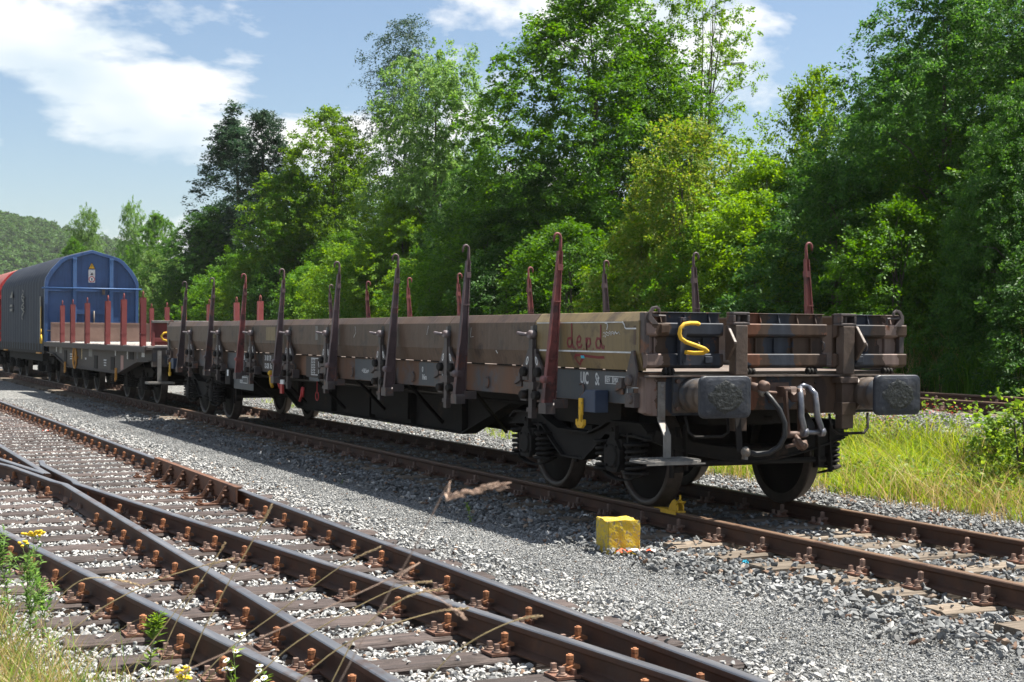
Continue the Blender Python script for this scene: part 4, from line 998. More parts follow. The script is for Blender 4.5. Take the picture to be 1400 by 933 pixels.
    ov2 = MB(); ov2.box(X - .006, X - .0042, 5.178, 5.222, 1.19, 1.31); ov2.build('maker_plate_field', M['slate'], w)
    text_on(w, '0\n16m', 5.86, 1.26, .085, X - .002); text_on(w, '+18,5m+', 7.93, 1.24, .075, X - .002)
    text_on(w, '31 81 39', 12.42, 1.325, .11, X - .002, sx=.9); text_on(w, 'D-DB  Rs', 12.42, 1.205, .11, X - .002, sx=.9)
    frame_on(w, 9.72, 10.06, 1.13, 1.37, .012, X)
    for q in range(6): text_on(w, '63,0 70,0', 10.035, 1.345 - .036 * q, .034, X - .002, sx=1.25)
    tp = MB(); tp.box(-1.285, -1.279, 9.66, 10.12, 1.05, 1.098); tp.build('hanging_plate', M['slate'], w)
    frame_on(w, 13.42, 13.72, 1.25, 1.345, .010, -1.2825); frame_on(w, 13.76, 14.02, 1.25, 1.345, .010, -1.2825); text_on(w, 'EUR', 13.70, 1.30, .08, -1.284); text_on(w, 'R', 13.98, 1.30, .08, -1.284)
    frame_on(w, 13.42, 13.86, 1.02, 1.10, .010, -1.2825, bars=(13.53, 13.64, 13.75)); frame_on(w, 13.40, 13.86, .90, 1.005, .012, -1.2825); text_on(w, 'A B C D\n63 70 80', 13.84, .955, .042, -1.284)
    bx = MB(); bx.box(-1.34, -1.22, 14.28, 14.62, .86, 1.12); o = bx.build('document_box', M['grime'], w, bev=.008)
    bl = MB(); bl.box(-1.3425, -1.3405, 14.38, 14.48, 1.0, 1.10); bl.build('paper_label', M['white'], o)
    text_on(w, 'Dm', 16.15, 1.33, .075, -1.275); text_on(w, 'L', 16.1, 1.23, .07, -1.275); frame_on(w, 18.2, 18.42, 1.22, 1.33, .012, -1.274)
    # grey paint squares on far boards
    for (y0, y1, z0, z1) in ((11.55, 12.05, 1.60, 1.80), (9.5, 9.6, 1.62, 1.81), (15.2, 15.45, 1.62, 1.70)):
        mb = MB(); mb.box(-1.3642, -1.3624, y0, y1, z0, z1); mb.build('paint_patch', M['khaki'] if y0 > 10 else M['galv'], w)
    # graffiti and scratches on the khaki board
    gx = -1.3655
    gy = lambda t: 1.98 - t      # writing runs towards -y
    d1 = [(gy(.02), 1.815), (gy(.025), 1.70), (gy(.03), 1.635), (gy(.0), 1.60), (gy(-.045), 1.605), (gy(-.065), 1.64), (gy(-.05), 1.675), (gy(.0), 1.68), (gy(.03), 1.65), (gy(.045), 1.60), (gy(.075), 1.595)]
    ribbon(w, d1, .023, gx, 'graffiti', 'graffiti')
    e1 = [(gy(.13), 1.64), (gy(.19), 1.65), (gy(.20), 1.675), (gy(.17), 1.70), (gy(.135), 1.68), (gy(.125), 1.63), (gy(.15), 1.595), (gy(.20), 1.60), (gy(.225), 1.625)]
    ribbon(w, e1, .022, gx, 'graffiti', 'graffiti')
    p1 = [(gy(.30), 1.685), (gy(.31), 1.60), (gy(.315), 1.555), (gy(.312), 1.63), (gy(.33), 1.68), (gy(.375), 1.675), (gy(.385), 1.635), (gy(.36), 1.605), (gy(.32), 1.61)]
    ribbon(w, p1, .022, gx, 'graffiti', 'graffiti')
    d2 = [(gy(.575), 1.80), (gy(.575), 1.70), (gy(.58), 1.63), (gy(.555), 1.595), (gy(.50), 1.60), (gy(.485), 1.64), (gy(.51), 1.68), (gy(.56), 1.675), (gy(.585), 1.64), (gy(.60), 1.60), (gy(.63), 1.595), (gy(.64), 1.62)]
    ribbon(w, d2, .024, gx, 'graffiti', 'graffiti')
    for t in (.09, .255, .43): ribbon(w, [(gy(t), 1.585), (gy(t + .014), 1.585)], .016, gx, 'graffiti', 'graffiti')
    fl = [(gy(.62), 1.515), (gy(.5), 1.512), (gy(.35), 1.518), (gy(.2), 1.528), (gy(.09), 1.528), (gy(.05), 1.505), (gy(.08), 1.475), (gy(.12), 1.44), (gy(.15), 1.47), (gy(.22), 1.505)]
    # the flourish lies on the sloping foot of the board, so follow its plane
    def foot_x(z): return -(1.315 + (z - 1.412) * (1.358 - 1.315) / (1.548 - 1.412)) - .003
    mb = MB(); vs = []
    for i, (y, z) in enumerate(fl):
        a = fl[max(i-1, 0)]; b = fl[min(i+1, len(fl)-1)]; dd = Vector((b[0]-a[0], b[1]-a[1])).normalized(); q = Vector((-dd.y, dd.x)) * .012
        for sg in (1, -1): vs.append((foot_x(z + sg * q.y), y + sg * q.x, z + sg * q.y))
    mb.add(vs, [(2*i, 2*i+1, 2*i+3, 2*i+2) for i in range(len(fl)-1)]); mb.build('graffiti', M['graffiti'], w)
    cs = MB(); cs.add([(foot_x(z) - .001, y, z) for (y, z) in ((1.80, 1.50), (1.735, 1.50), (1.735, 1.525), (1.80, 1.525))], [(0, 1, 2, 3)]); cs.build('sticker', M['cyan'], w)
    # white lines along the khaki board: chalk line low, trim under the chamfer, bracket outline at the end
    ln = MB(); ln.box(-1.3660, -1.3625, .80, 2.62, 1.556, 1.570); ln.box(-1.3650, -1.3625, 1.0, 2.68, 1.815, 1.824); ln.build('painted_line', M['letter'], w)
    ribbon(w, [(1.02, 1.822), (.985, 1.80), (.975, 1.775), (.955, 1.765), (.78, 1.765)], .012, gx, 'letter', 'painted_line')
    sc = [(gy(.62 + .02 * i), 1.735 + .012 * math.sin(i * 2.4) - .004 * abs(i - 8) * .3) for i in range(16)]
    ribbon(w, sc, .005, gx, 'letter', 'scratch_drawing'); ribbon(w, [(p[0], p[1] - .03 + .002 * i) for i, p in enumerate(sc)], .004, gx, 'letter', 'scratch_drawing')
    ribbon(w, [(gy(.65), 1.815), (gy(.69), 1.81), (gy(.70), 1.785), (gy(.685), 1.755)], .011, gx, 'letter', 'scratch_drawing')
    for (y, z, h) in ((4.25, 1.68, .10),):
        ribbon(w, [(y, z + h), (y + .02, z), (y - .06, z + .005)], .005, gx, 'letter', 'scratch_drawing')
    ribbon(w, [(5.45, 1.80), (5.5, 1.70)], .006, gx, 'letter', 'scratch_drawing')
    ribbon(w, [(3.62, 1.55), (3.58, 1.52)], .01, gx, 'letter', 'scratch_drawing'); ribbon(w, [(7.95, 1.80), (7.92, 1.72), (8.0, 1.66)], .006, gx, 'letter', 'scratch_drawing')
    # red marks and brake handles under the far half
    bh = MB(); bh.box(-1.31, -1.29, 11.30, 11.55, .96, 1.10); oo = bh.build('brake_change_plate', M['white'], w)
    b2 = MB(); b2.tube([(-1.31, 11.95, 1.06), (-1.31, 11.62, 1.06), (-1.31, 11.48, .90)], .022, 6); b2.box(-1.315, -1.285, 11.35, 11.47, .82, .96); b2.build('brake_change_lever', M['red'], oo)
    b3 = MB(); b3.tube([(-1.25, 10.55, .94), (-1.25, 10.60, .82), (-1.25, 10.68, .74)], .02, 6); b3.tube([(-1.25, 10.50, .94), (-1.25, 10.52, .80)], .016, 6); b3.build('release_handle', M['red'], w)
    b4 = MB(); b4.lathe((-1.30, 12.02, 1.06), (0, 0, 1), [(0, .02), (.03, .045), (.06, .045), (.085, .02)], 10); b4.tube([(-1.30, 12.02, 1.06), (-1.30, 11.98, .95), (-1.30, 11.92, .90)], .025, 6); b4.build('brake_lever_knob', M['yellow'], w)
    b5 = MB(); b5.tube([(-1.24, 9.9, 1.05), (-1.24, 9.9, .90)] + [(-1.24, 9.9 + .07 * math.sin(R_(a)), .84 + .06 * math.cos(R_(a))) for a in range(0, 360, 30)], .008, 5); b5.build('pull_ring', M['red'], w)
    # blue bracket with yellow lashing hook, one at each end
    for y in (1.56, 18.35):
        q = MB(); q.prism([(y - .16, 1.03), (y + .13, 1.03), (y + .13, 1.15), (y + .02, 1.225), (y - .16, 1.225)], 'x', -1.42, -1.285); o = q.build('hook_bracket', M['bluebox'], w, bev=.006)
        q = MB(); q.box(-1.445, -1.422, y + .045, y + .105, 1.0, 1.15)
        q.prism([(y + .055, 1.02), (y + .095, 1.02), (y + .088, .955), (y + .12, .935), (y + .135, .965), (y + .152, .96), (y + .15, .915), (y + .11, .885), (y + .04, .885), (y + .0, .915), (y - .002, .96), (y + .015, .965), (y + .03, .935), (y + .062, .955)], 'x', -1.45, -1.42)
        q.build('lashing_hook', M['yellow'], o, bev=.005)
    # --- fittings on the near end
    gh = MB(); P = [(-.88, .58, 1.806), (-.95, .50, 1.812), (-1.04, .46, 1.812), (-1.10, .45, 1.802), (-1.135, .45, 1.77), (-1.145, .45, 1.725), (-1.13, .45, 1.685), (-1.08, .45, 1.655), (-.98, .45, 1.625), (-.90, .45, 1.60), (-.868, .46, 1.583), (-.88, .50, 1.565), (-.94, .55, 1.563), (-1.0, .60, 1.57)]
    gh.tube(P, .0175, 10); gh.build('grab_handle', M['yellow'], w)
    gb = MB(); gb.box(-1.045, -.985, .598, .645, 1.46, 1.86); gb.cyl((-1.015, .598, 1.835), (-1.015, .585, 1.835), .015, n=6); gb.cyl((-1.015, .598, 1.76), (-1.015, .585, 1.76), .015, n=6); gb.cyl((-1.015, .598, 1.49), (-1.015, .585, 1.49), .015, n=6); gb.build('grab_handle_bracket', M['end'], w, bev=.003)
    for (x, y, sg) in ((-1.17, Y0, -1), (1.17, Y1, 1)):
        q = MB()
        q.box(x - .035, x + .035, *sorted((y + sg * .003, y + sg * .018)), 1.0, 1.32)
        q.prism([(y + sg * .003, 1.0), (y + sg * .018, 1.0), (y + sg * .115, .88), (y + sg * .115, .69), (y + sg * .10, .69), (y + sg * .10, .875)] , 'x', x - .035, x + .035)
        for zz in (1.29, 1.20): q.lathe((x, y + sg * .018, zz), (0, sg, 0), [(0, .018), (.012, .014)], 8)
        o = q.build('step_bracket', M['galv'], w, bev=.003)
        g = MB(); ya, yb = sorted((y - sg * .10, y + sg * .26)); zc = .675
        g.prism([(x - .28, ya + .07), (x - .20, ya), (x + .20, ya), (x + .28, ya + .07), (x + .28, yb - .07), (x + .20, yb), (x - .20, yb), (x - .28, yb - .07)], 'z', zc - .018, zc)
        for i in range(13): g.box(x - .24 + .04 * i - .004, x - .24 + .04 * i + .004, ya + .04, yb - .04, zc + .0005, zc + .012)
        for i in range(8): g.box(x - .25, x + .25, ya + .04 + .04 * i - .003, ya + .04 + .04 * i + .003, zc + .0005, zc + .010)
        g.box(x - .28, x + .28, yb - .004 if sg > 0 else ya + .0, yb if sg > 0 else ya + .004, zc - .03, zc - .018)
        g.build('step_plate', M['galv'], o)
    # draw hook and screw coupling
    for (y, sg) in ((Y0, -1), (Y1, 1)):
        q = MB(); hz = RAIL + 1.06
        q.box(-.10, .10, *sorted((y + sg * .002, y + sg * .035)), hz - .10, hz + .08)
        hook = [(0, -.045), (.20, -.045), (.26, -.085), (.345, -.075), (.375, -.02), (.36, .035), (.325, .04), (.325, .0), (.29, -.02), (.255, .0), (.235, .05), (.0, .045)]
        q.prism([(y + sg * a, hz + b) for a, b in hook], 'x', -.035, .035)
        o = q.build('draw_hook', M['casting'], w, bev=.008)
        q = MB(); yy = y + sg * .22
        for s in (-1, 1): q.bar((s * .075, yy, hz + .02), (s * .062, yy + sg * .03, hz - .36), .02, .05, up=(0, 1, 0))
        q.cyl((-.095, yy, hz + .02), (.095, yy, hz + .02), .026, n=10); q.cyl((-.11, yy + sg * .03, hz - .36), (.11, yy + sg * .03, hz - .36), .03, n=10)
        q.cyl((0, yy + sg * .03, hz - .36), (.02, yy + sg * .14, hz - .46), .024, n=8)
        q.build('coupling_link', M['casting'], o)
        q = MB(); y3 = y + sg * .34
        for s in (-1, 1):
            q.tube([(s * .045 + .05, y3 - sg * .02, hz + .045), (s * .075 + .06, y3 + sg * .02, hz - .01), (s * .078 + .065, y3 + sg * .03, hz - .10), (s * .082 + .07, y3 + sg * .03, hz - .20), (s * .088 + .10, y3 + sg * .03, hz - .28), (s * .088 + .115, y3 + sg * .02, hz - .33)], .026, 8)
            q.lathe((s * .088 + .095, y3 + sg * .02, hz - .335), (1, 0, 0), [(0, .038), (.045, .038)], 12)
        q.tube([(-.0 + .005, y3 - sg * .02, hz + .045), (.05, y3 - sg * .03, hz + .062), (.095, y3 - sg * .02, hz + .045)], .022, 8)
        q.cyl((.03, y3 + sg * .02, hz - .335), (.19, y3 + sg * .02, hz - .335), .02, n=10)
        q.build('coupling_shackle', M['steel'], o)
        q = MB(); q.tube([(-.02, yy + sg * .05, hz - .40), (.02, yy + sg * .08, hz - .47), (.06, yy + sg * .10, hz - .44)], .02, 8); q.tube([(-.10, yy + sg * .06, hz - .46), (.10, yy + sg * .07, hz - .42)], .016, 8); q.lathe((.04, yy + sg * .07, hz - .46), (1, 0, .3), [(0, .04), (.03, .045), (.06, .03)], 8); q.build('coupling_screw', M['casting'], o)
        # air cock and brake hose, hung back on its dummy
        q = MB(); cx = -.335
        q.tube([(cx, y + sg * .0, hz + .055), (cx, y + sg * .12, hz + .05), (cx + .03, y + sg * .20, hz + .03)], .036, 10); q.lathe((cx + .025, y + sg * .19, hz + .06), (.2, sg, -.2), [(0, .03), (.02, .052), (.07, .052), (.09, .035)], 12)
        q.tube([(cx + .05, y + sg * .16, hz + .02), (cx + .12, y + sg * .18, hz + .0), (cx + .20, y + sg * .18, hz - .005)], .014, 8)
        ok = q.build('air_cock', M['casting'], w)
        q = MB(); H = [(cx + .035, y + sg * .235, hz + .015), (cx + .065, y + sg * .30, hz - .05), (cx + .115, y + sg * .35, hz - .14), (cx + .155, y + sg * .37, hz - .25), (cx + .155, y + sg * .37, hz - .36), (cx + .115, y + sg * .35, hz - .45), (cx + .04, y + sg * .31, hz - .505), (cx - .06, y + sg * .27, hz - .515), (cx - .13, y + sg * .24, hz - .50)]
        q.tube(H, .023, 10); q.build('brake_hose', M['rubber'], ok)
        q = MB(); q.lathe((cx + .02, y + sg * .21, hz + .03), (.25, .55 * sg, -.6), [(0, .034), (.03, .04), (.06, .034)], 12); q.lathe((cx - .12, y + sg * .245, hz - .50), (-1, 0, .1), [(0, .034), (.03, .05), (.06, .03)], 10); q.bar((cx - .16, y + sg * .245, hz - .56), (cx - .15, y + sg * .245, hz - .46), .05, .03); q.build('hose_clamp', M['galv'], ok)
        q = MB(); q.bar((cx - .15, y + sg * .10, hz - .02), (cx - .18, y + sg * .20, hz - .50), .05, .014); q.build('hose_hanger', M['grime'], ok)
        # shunters' rails under the buffer beam and headstock bolts
        q = MB()
        for s in (-1, 1):
            q.tube([(s * .95, y + sg * .03, 1.03), (s * .93, y + sg * .06, .90), (s * .88, y + sg * .07, .855), (s * .60, y + sg * .07, .855), (s * .54, y + sg * .06, .89), (s * .53, y + sg * .03, 1.03)], .013, 8)
        q.build('shunter_rail', M['grime'], w)
        q = MB()
        for zz in (1.10, 1.15, 1.20, 1.25, 1.30): q.lathe((.40, y + sg * .001, zz), (0, sg, 0), [(0, .012), (.008, .009)], 8)
        q.lathe((.27, y + sg * .001, 1.30), (0, sg, 0), [(0, .018), (.01, .012)], 8); q.build('rivet', M['grime'], w)
    return w
FLAT_WAGON = build_flat_wagon()
# ------------------------------------------------------------------ six-axle stake wagon behind it
def simple_bogie(parent, yc, offs, name='bogie_frame'):
    f = MB()
    L = max(offs) + .75
    for s in (-1, 1):
        f.prism([(yc - L, .88), (yc - L + .2, .95), (yc + L - .2, .95), (yc + L, .88), (yc + L - .1, .78), (yc + .5, .70), (yc - .5, .70), (yc - L + .1, .78)], 'x', *sorted((s * .98, s * 1.03)))
        for oy in offs:
            for k in (-1, 1): f.box(*sorted((s * .94, s * 1.06)), yc + oy + k * .16 - .02, yc + oy + k * .16 + .02, .5, .85)
    f.box(-.95, .95, yc - .2, yc + .2, .6, .9)
    fr = f.build(name, M['grime'], parent)
    for oy in offs:
        for s in (-1, 1):
            link('wheel', WHEEL[s], fr, (0, yc + oy, AXZ)); link('axle_box', AXB[s], fr, (0, yc + oy, AXZ))
            for k in (-1, 1): link('spring', SPRING, fr, (s * 1.035, yc + oy + k * .275, .50))
        mb = MB(); mb.cyl((-1.0, 0, 0), (1.0, 0, 0), .075, n=10); mb.build('axle', M['grime'], fr, (0, yc + oy, AXZ))
    return fr
def coupling_simple(parent, y, sg):
    q = MB(); hz = RAIL + 1.06
    q.box(-.1, .1, *sorted((y, y + sg * .03)), hz - .1, hz + .1); q.prism([(y + sg * a, hz + b) for a, b in [(0, -.045), (.24, -.08), (.34, -.05), (.33, .03), (.25, .0), (.22, .05), (0, .045)]], 'x', -.035, .035)
    for s in (-1, 1): q.bar((s * .07, y + sg * .25, hz), (s * .06, y + sg * .3, hz - .38), .02, .05)
    q.cyl((-.09, y + sg * .3, hz - .38), (.09, y + sg * .3, hz - .38), .03, n=8)
    q.build('draw_hook', M['casting'], parent)
def build_stake_wagon():
    w = thing('stake_wagon', 'short six-axle flat wagon with plain red stakes, between brown and blue wagons', 'wagon')
    Y0, Y1 = 20.35, 34.6
    dk = MB(); dk.box(-1.50, 1.50, Y0, Y1, 1.36, 1.40, 1); o = dk.build('deck_frame', [M['deck'], M['w2side']], w)
    n = 46
    for i in range(n):
        ya = Y0 + (Y1 - Y0) * i / n; pb = MB(); pb.box(-1.46, 1.46, ya + .006, ya + (Y1 - Y0) / n - .006, 1.402, 1.435 + random.uniform(-.004, .004)); pb.build('deck_plank', M['deckpale'], o)
    ed = MB()
    for s in (-1, 1):
        ed.prism([(s * 1.53, 1.30), (s * 1.53, 1.42), (s * 1.465, 1.42), (s * 1.465, 1.40), (s * 1.515, 1.40), (s * 1.515, 1.30)], 'y', Y0, Y1)
    ed.build('deck_edge', M['w2side'], w)
    for s in (-1, 1):
        mb = MB(); x = s * 1.38
        mb.prism([(Y0, 1.355), (Y1, 1.355), (Y1, 1.13), (Y1 - 1.2, 1.10), (Y1 - 3.6, .80), (Y0 + 3.4, .80), (Y0 + 1.2, 1.10), (Y0, 1.13)], 'x', *sorted((x, x - s * .02)))
        for a, b in zip([(Y0, 1.13), (Y0 + 1.2, 1.10), (Y0 + 3.4, .80), (Y1 - 3.6, .80), (Y1 - 1.2, 1.10)], [(Y0 + 1.2, 1.10), (Y0 + 3.4, .80), (Y1 - 3.6, .80), (Y1 - 1.2, 1.10), (Y1, 1.13)]):
            mb.bar((x - s * .02, a[0], a[1]), (x - s * .02, b[0], b[1]), .18, .02)
        so = mb.build('sole_bar', M['w2side'], w)
        if s < 0:
            for (y, h0, h1, mt) in ((24.4, .86, 1.15, 'grime'), (26.6, .84, 1.15, 'grime'), (29.6, .86, 1.20, 'grime'), (31.3, .86, 1.22, 'grime'), (22.2, 1.13, 1.32, 'grime')):
                q = MB(); q.box(-1.395, -1.381, y, y + .42, h0, h1); q.build('recess_plate', M[mt], so)
            for (y, z, ww, hh, mt) in ((21.2, 1.25, .3, .10, 'letter'), (21.8, 1.24, .18, .16, 'slate'), (23.5, 1.02, .32, .36, 'w2pink'), (25.6, 1.06, .34, .03, 'letter'), (25.6, 1.0, .3, .025, 'letter'), (25.6, .94, .28, .025, 'letter'), (27.6, 1.20, .5, .18, 'galv'), (28.3, 1.05, .2, .05, 'letter'), (30.6, 1.13, .4, .03, 'letter'), (30.6, 1.07, .36, .025, 'letter'), (30.6, 1.01, .38, .025, 'letter'), (32.4, 1.22, .45, .18, 'galv'), (33.2, 1.24, .14, .16, 'letter'), (28.9, 1.16, .1, .26, 'straw'), (24.3, 1.25, .12, .14, 'letter'), (22.9, 1.22, .1, .18, 'letter')):
                q = MB(); q.box(-1.3835, -1.3812, y - ww / 2, y + ww / 2, z - hh / 2, z + hh / 2); q.build('painted_sign', M[mt], so)
            q = MB(); yc, zc, r = 28.35 + 1.0, 1.06, .27
            yc = 29.45
            q.tube([(-1.47, yc + r * math.cos(R_(a)), zc + r * math.sin(R_(a))) for a in range(0, 361, 15)], .022, 6, caps=False)
            for a in (90, 210, 330): q.bar((-1.47, yc, zc), (-1.46, yc + r * math.cos(R_(a)), zc + r * math.sin(R_(a))), .03, .02)
            q.cyl((-1.49, yc, zc), (-1.38, yc, zc), .03, n=10); q.build('hand_wheel', M['orange'], w)
            for y in (23.75, 31.05):
                q = MB(); q.box(-1.49, -1.45, y - .03, y + .03, .66, .92); q.tube([(-1.47, y, .68), (-1.47, y + .06, .63), (-1.47, y + .09, .70)], .018, 6); q.build('lashing_hook', M['orange'], w)
    for (y, sg) in ((Y0, -1), (Y1, 1)):
        h = MB(); h.box(-1.36, 1.36, *sorted((y, y - sg * .13)), 1.02, 1.355); h.build('headstock', M['grime2'], w)
        for x in (-.875, .875): buffer_part(w, x, y, sg)
        coupling_simple(w, y, sg)
    ug = MB(); ug.box(-.45, .45, Y0 + .3, Y1 - .3, .80, 1.34); ug.build('main_girder', M['grime'], w)
    simple_bogie(w, 24.3, (-1.7, 0, 1.7)); simple_bogie(w, 31.8, (-1.7, 0, 1.7))
    # stakes: straight red channels with a bent eye on top
    mb = MB(); mb.box(-.055, .055, -.075, -.063, 0, 1.0); mb.box(-.055, .055, .063, .075, 0, 1.0); mb.box(.03, .05, -.063, .063, 0, 1.0)
    mb.box(-.06, .06, -.08, .08, .26, .275)
    mb.tube([(0, -.069, .98), (0, -.069, 1.06)] + [(0, -.069 * math.cos(R_(a)), 1.06 + .069 * math.sin(R_(a))) for a in range(20, 180, 20)] + [(0, .069, 1.06), (0, .069, .98)], .0085, 6)
    sm = mb.mesh('stake', M['stake_w2'])
    for y, ln in ((20.95, 0), (23.05, .03), (25.0, .06), (27.75, 0), (30.0, .015), (31.75, 0)):
        o = link('stake', sm, w, (-1.44, y, 1.42)); o.rotation_euler = (0, -.0, 0); o.rotation_euler.x = ln
    for y, ln in ((22.5, 0), (24.5, .05), (27.2, 0), (30.0, 0), (32.1, 0), (34.2, 0)):
        o = link('stake', sm, w, (1.44, y, 1.42)); o.rotation_euler = (ln, 0, math.pi)
    # end boards
    e = MB(); e.box(-1.40, 1.40, 34.15, 34.22, 1.45, 1.98); e.box(-1.40, 1.40, 34.14, 34.15, 1.93, 1.98); e.build('end_board', M['w2end'], w, bev=.01)
    e = MB(); e.box(-1.36, 1.36, 20.50, 20.54, 1.45, 1.95, 0); e.box(-1.36, 1.36, 20.42, 20.54, 1.90, 1.95, 1)
    for x in (-1.33, -.9, -.45, 0, .45, .9, 1.33): e.box(x - .03, x + .03, 20.44, 20.50, 1.36, 1.90, 0)
    e.box(-1.36, 1.36, 20.45, 20.50, 1.52, 1.60, 0)
    e.build('end_board', [M['stake_w2'], M['galv']], w, bev=.006)
    gh = MB(); gh.tube([(-.80, 20.34, 1.90), (-.72, 20.32, 1.80), (-.68, 20.32, 1.73), (-.95, 20.32, 1.72), (-1.14, 20.32, 1.70), (-1.20, 20.32, 1.64), (-1.17, 20.32, 1.57), (-1.05, 20.32, 1.53), (-.70, 20.32, 1.50), (-.68, 20.33, 1.46), (-.78, 20.36, 1.52)], .022, 8); gh.build('grab_handle', M['yellow'], w)
    st = MB(); st.box(-1.28, -1.20, 20.27, 20.29, .72, 1.34); st.box(-1.50, -.98, 20.05, 20.42, .68, .72); st.build('step', M['galv'], w)
    return w
M['deckpale'] = pmat('bleached deck plank', [(0.3, (0.34, 0.30, 0.27)), (0.7, (0.52, 0.47, 0.43))], scale=3, stretch=(.6, 9, 6), rough=.85, bump=.3, rand=.25)
M['orange'] = flat('ochre paint', (0.55, 0.25, 0.04), rough=.55)
M['w2pink'] = flat('faded red sign', (0.36, 0.20, 0.17))
build_stake_wagon()

# ------------------------------------------------------------------ hooded wagons
def hood_profile(g=0.0):
    """half outline of the hood, from sill to peak"""
    return [(1.36 + g, 1.15), (1.36 + g, 3.16 + g), (1.325 + g, 3.30 + g), (1.18 + g * .9, 3.54 + g), (.92 + g * .7, 3.83 + g), (.78 + g * .5, 3.915 + g), (.56 + g * .4, 3.985 + g), (0, 4.14 + g)]
def full_profile(g=0.0):
    h = hood_profile(g); return [(-x, z) for x, z in h] + [(x, z) for x, z in h[-2::-1]]
def build_hood_wagon(Y0, Y1, label, end_mat, rib_mat, hood_mat, end_rib, front=True):
    w = thing('covered_wagon', label, 'wagon', (0, 0, 0))
    # end wall with its frame ribs
    e = MB(); e.prism(full_profile(-.03), 'y', Y0 + .10, Y0 + .14); ew = e.build('end_wall', M[end_mat], w)
    rim = MB(); po = full_profile(.0); pi = full_profile(-.09)
    for (ya, yb) in ((Y0, Y0 + .16),):
        n = len(po); vs = [(x, ya, z) for x, z in po] + [(x, ya, z) for x, z in pi] + [(x, yb, z) for x, z in po] + [(x, yb, z) for x, z in pi]
        fs = []
        for i in range(n - 1):
            fs += [(i, i+1, n+i+1, n+i), (2*n+i, 3*n+i, 3*n+i+1, 2*n+i+1), (i, 2*n+i, 2*n+i+1, i+1), (n+i, n+i+1, 3*n+i+1, 3*n+i)]
        fs += [(0, n, 3*n, 2*n), (n-1, 3*n-1, 4*n-1, 2*n-1)]
        rim.add(vs, fs)
    rim.build('end_rim', M[end_mat], ew, bev=.008)
    for x in (-.51, .55):
        q = MB(); q.box(x - .055, x + .055, Y0 - .05, Y0 + .098, 1.36, 3.90); q.box(x - .06, x + .06, Y0 - .062, Y0 - .052, 3.84, 3.90); q.build('end_post', M[end_rib], ew, bev=.01)
    q = MB()
    q.box(-1.45, 1.45, Y0 - .075, Y0 - .052, 2.975, 3.02)
    q.cyl((-1.42, Y0 - .085, 3.0), (1.42, Y0 - .085, 3.0), .022, n=8); q.build('locking_bar', M[end_rib], ew)
    q = MB()
    for (xa, xb) in ((-1.30, -.57), (-.45, .49), (.61, 1.28)):
        q.box(xa, xb, Y0 + .02, Y0 + .098, 2.91, 2.96); q.box(xa, xb, Y0 + .05, Y0 + .098, 1.62, 1.72); q.box(xa, xb, Y0 + .055, Y0 + .098, 1.36, 1.44)
    q.box(-.45, .49, Y0 + .04, Y0 + .098, 2.24, 2.38); q.build('end_rail', M[end_rib if end_rib != 'blue_edge' else 'blue'], ew)
    q = MB(); q.cyl((-1.30, Y0 - .06, 1.74), (1.35, Y0 - .06, 1.74), .018, n=8)
    q.cyl((.05, Y0 - .02, 1.72), (.05, Y0 - .02, 2.34), .026, n=8); q.box(.02, .08, Y0 - .04, Y0, 1.70, 1.95); q.box(.28, .36, Y0 - .08, Y0 - .03, 2.82, 3.0); q.build('lock_rod', M['grime2'], ew)
    if front:
        # warning triangle and prohibition sign
        q = MB(); yy = Y0 + .094
        q.prism([(-.11, 3.585), (.11, 3.585), (0, 3.785)], 'y', yy, yy + .004, 1); sg = q.build('warning_sign', [M['yellow'], M['rubber']], ew)
        q = MB(); q.prism([(-.085, 3.60), (.085, 3.60), (0, 3.755)], 'y', yy - .003, yy - .0005); q.build('sign_field', M['yellow'], sg)
        q = MB(); q.prism([(-.006, 3.71), (.016, 3.71), (.004, 3.675), (.014, 3.675), (-.006, 3.62), (0.0, 3.66), (-.012, 3.66)], 'y', yy - .005, yy - .0035); q.build('lightning_mark', M['rubber'], sg)
        q = MB(); q.box(-.095, .095, yy, yy + .004, 3.18, 3.565); sg2 = q.build('prohibition_sign', M['letter'], ew)
        q = MB(); q.lathe((0, yy - .004, 3.28), (0, 1, 0), [(0, .09), (.003, .09)], 24, 0); q.build('red_disc', M['red'], sg2)
        q = MB(); q.lathe((0, yy - .0065, 3.28), (0, 1, 0), [(0, .066), (.002, .066)], 24, 0); dsc = q.build('white_disc', M['white'], sg2)
        q = MB(); q.box(-.02, .02, yy - .009, yy - .0068, 3.24, 3.32); q.box(-.03, .03, yy - .009, yy - .0068, 3.455, 3.47); q.prism([(-.05, 3.40), (.05, 3.40), (.02, 3.45), (-.02, 3.45)], 'y', yy - .009, yy - .001); q.build('sign_mark', M['slate'], sg2)
    # telescopic hood: a ribbed skin
    nr = 17; hd = MB(); prof = full_profile(.02); n = len(prof)
    ys = []
    for i in range(nr * 4 + 1):
        ys.append(Y0 + .18 + (Y1 - Y0 - .36) * i / (nr * 4))
    vs = []
    for i, y in enumerate(ys):
        g = (.0, .028, .036, .028)[i % 4]
        for (x, z) in full_profile(g - .01): vs.append((x, y, z))
    hd.add(vs, [(i*n+q, i*n+q+1, (i+1)*n+q+1, (i+1)*n+q) for i in range(len(ys)-1) for q in range(n-1)], 0, True)
    h = hd.build('hood', M[hood_mat], w)
    ed = MB()
    for y in (Y1 - .16,): ed.prism(full_profile(-.03), 'y', y, y + .06)
    ed.build('end_wall', M[end_mat], w)
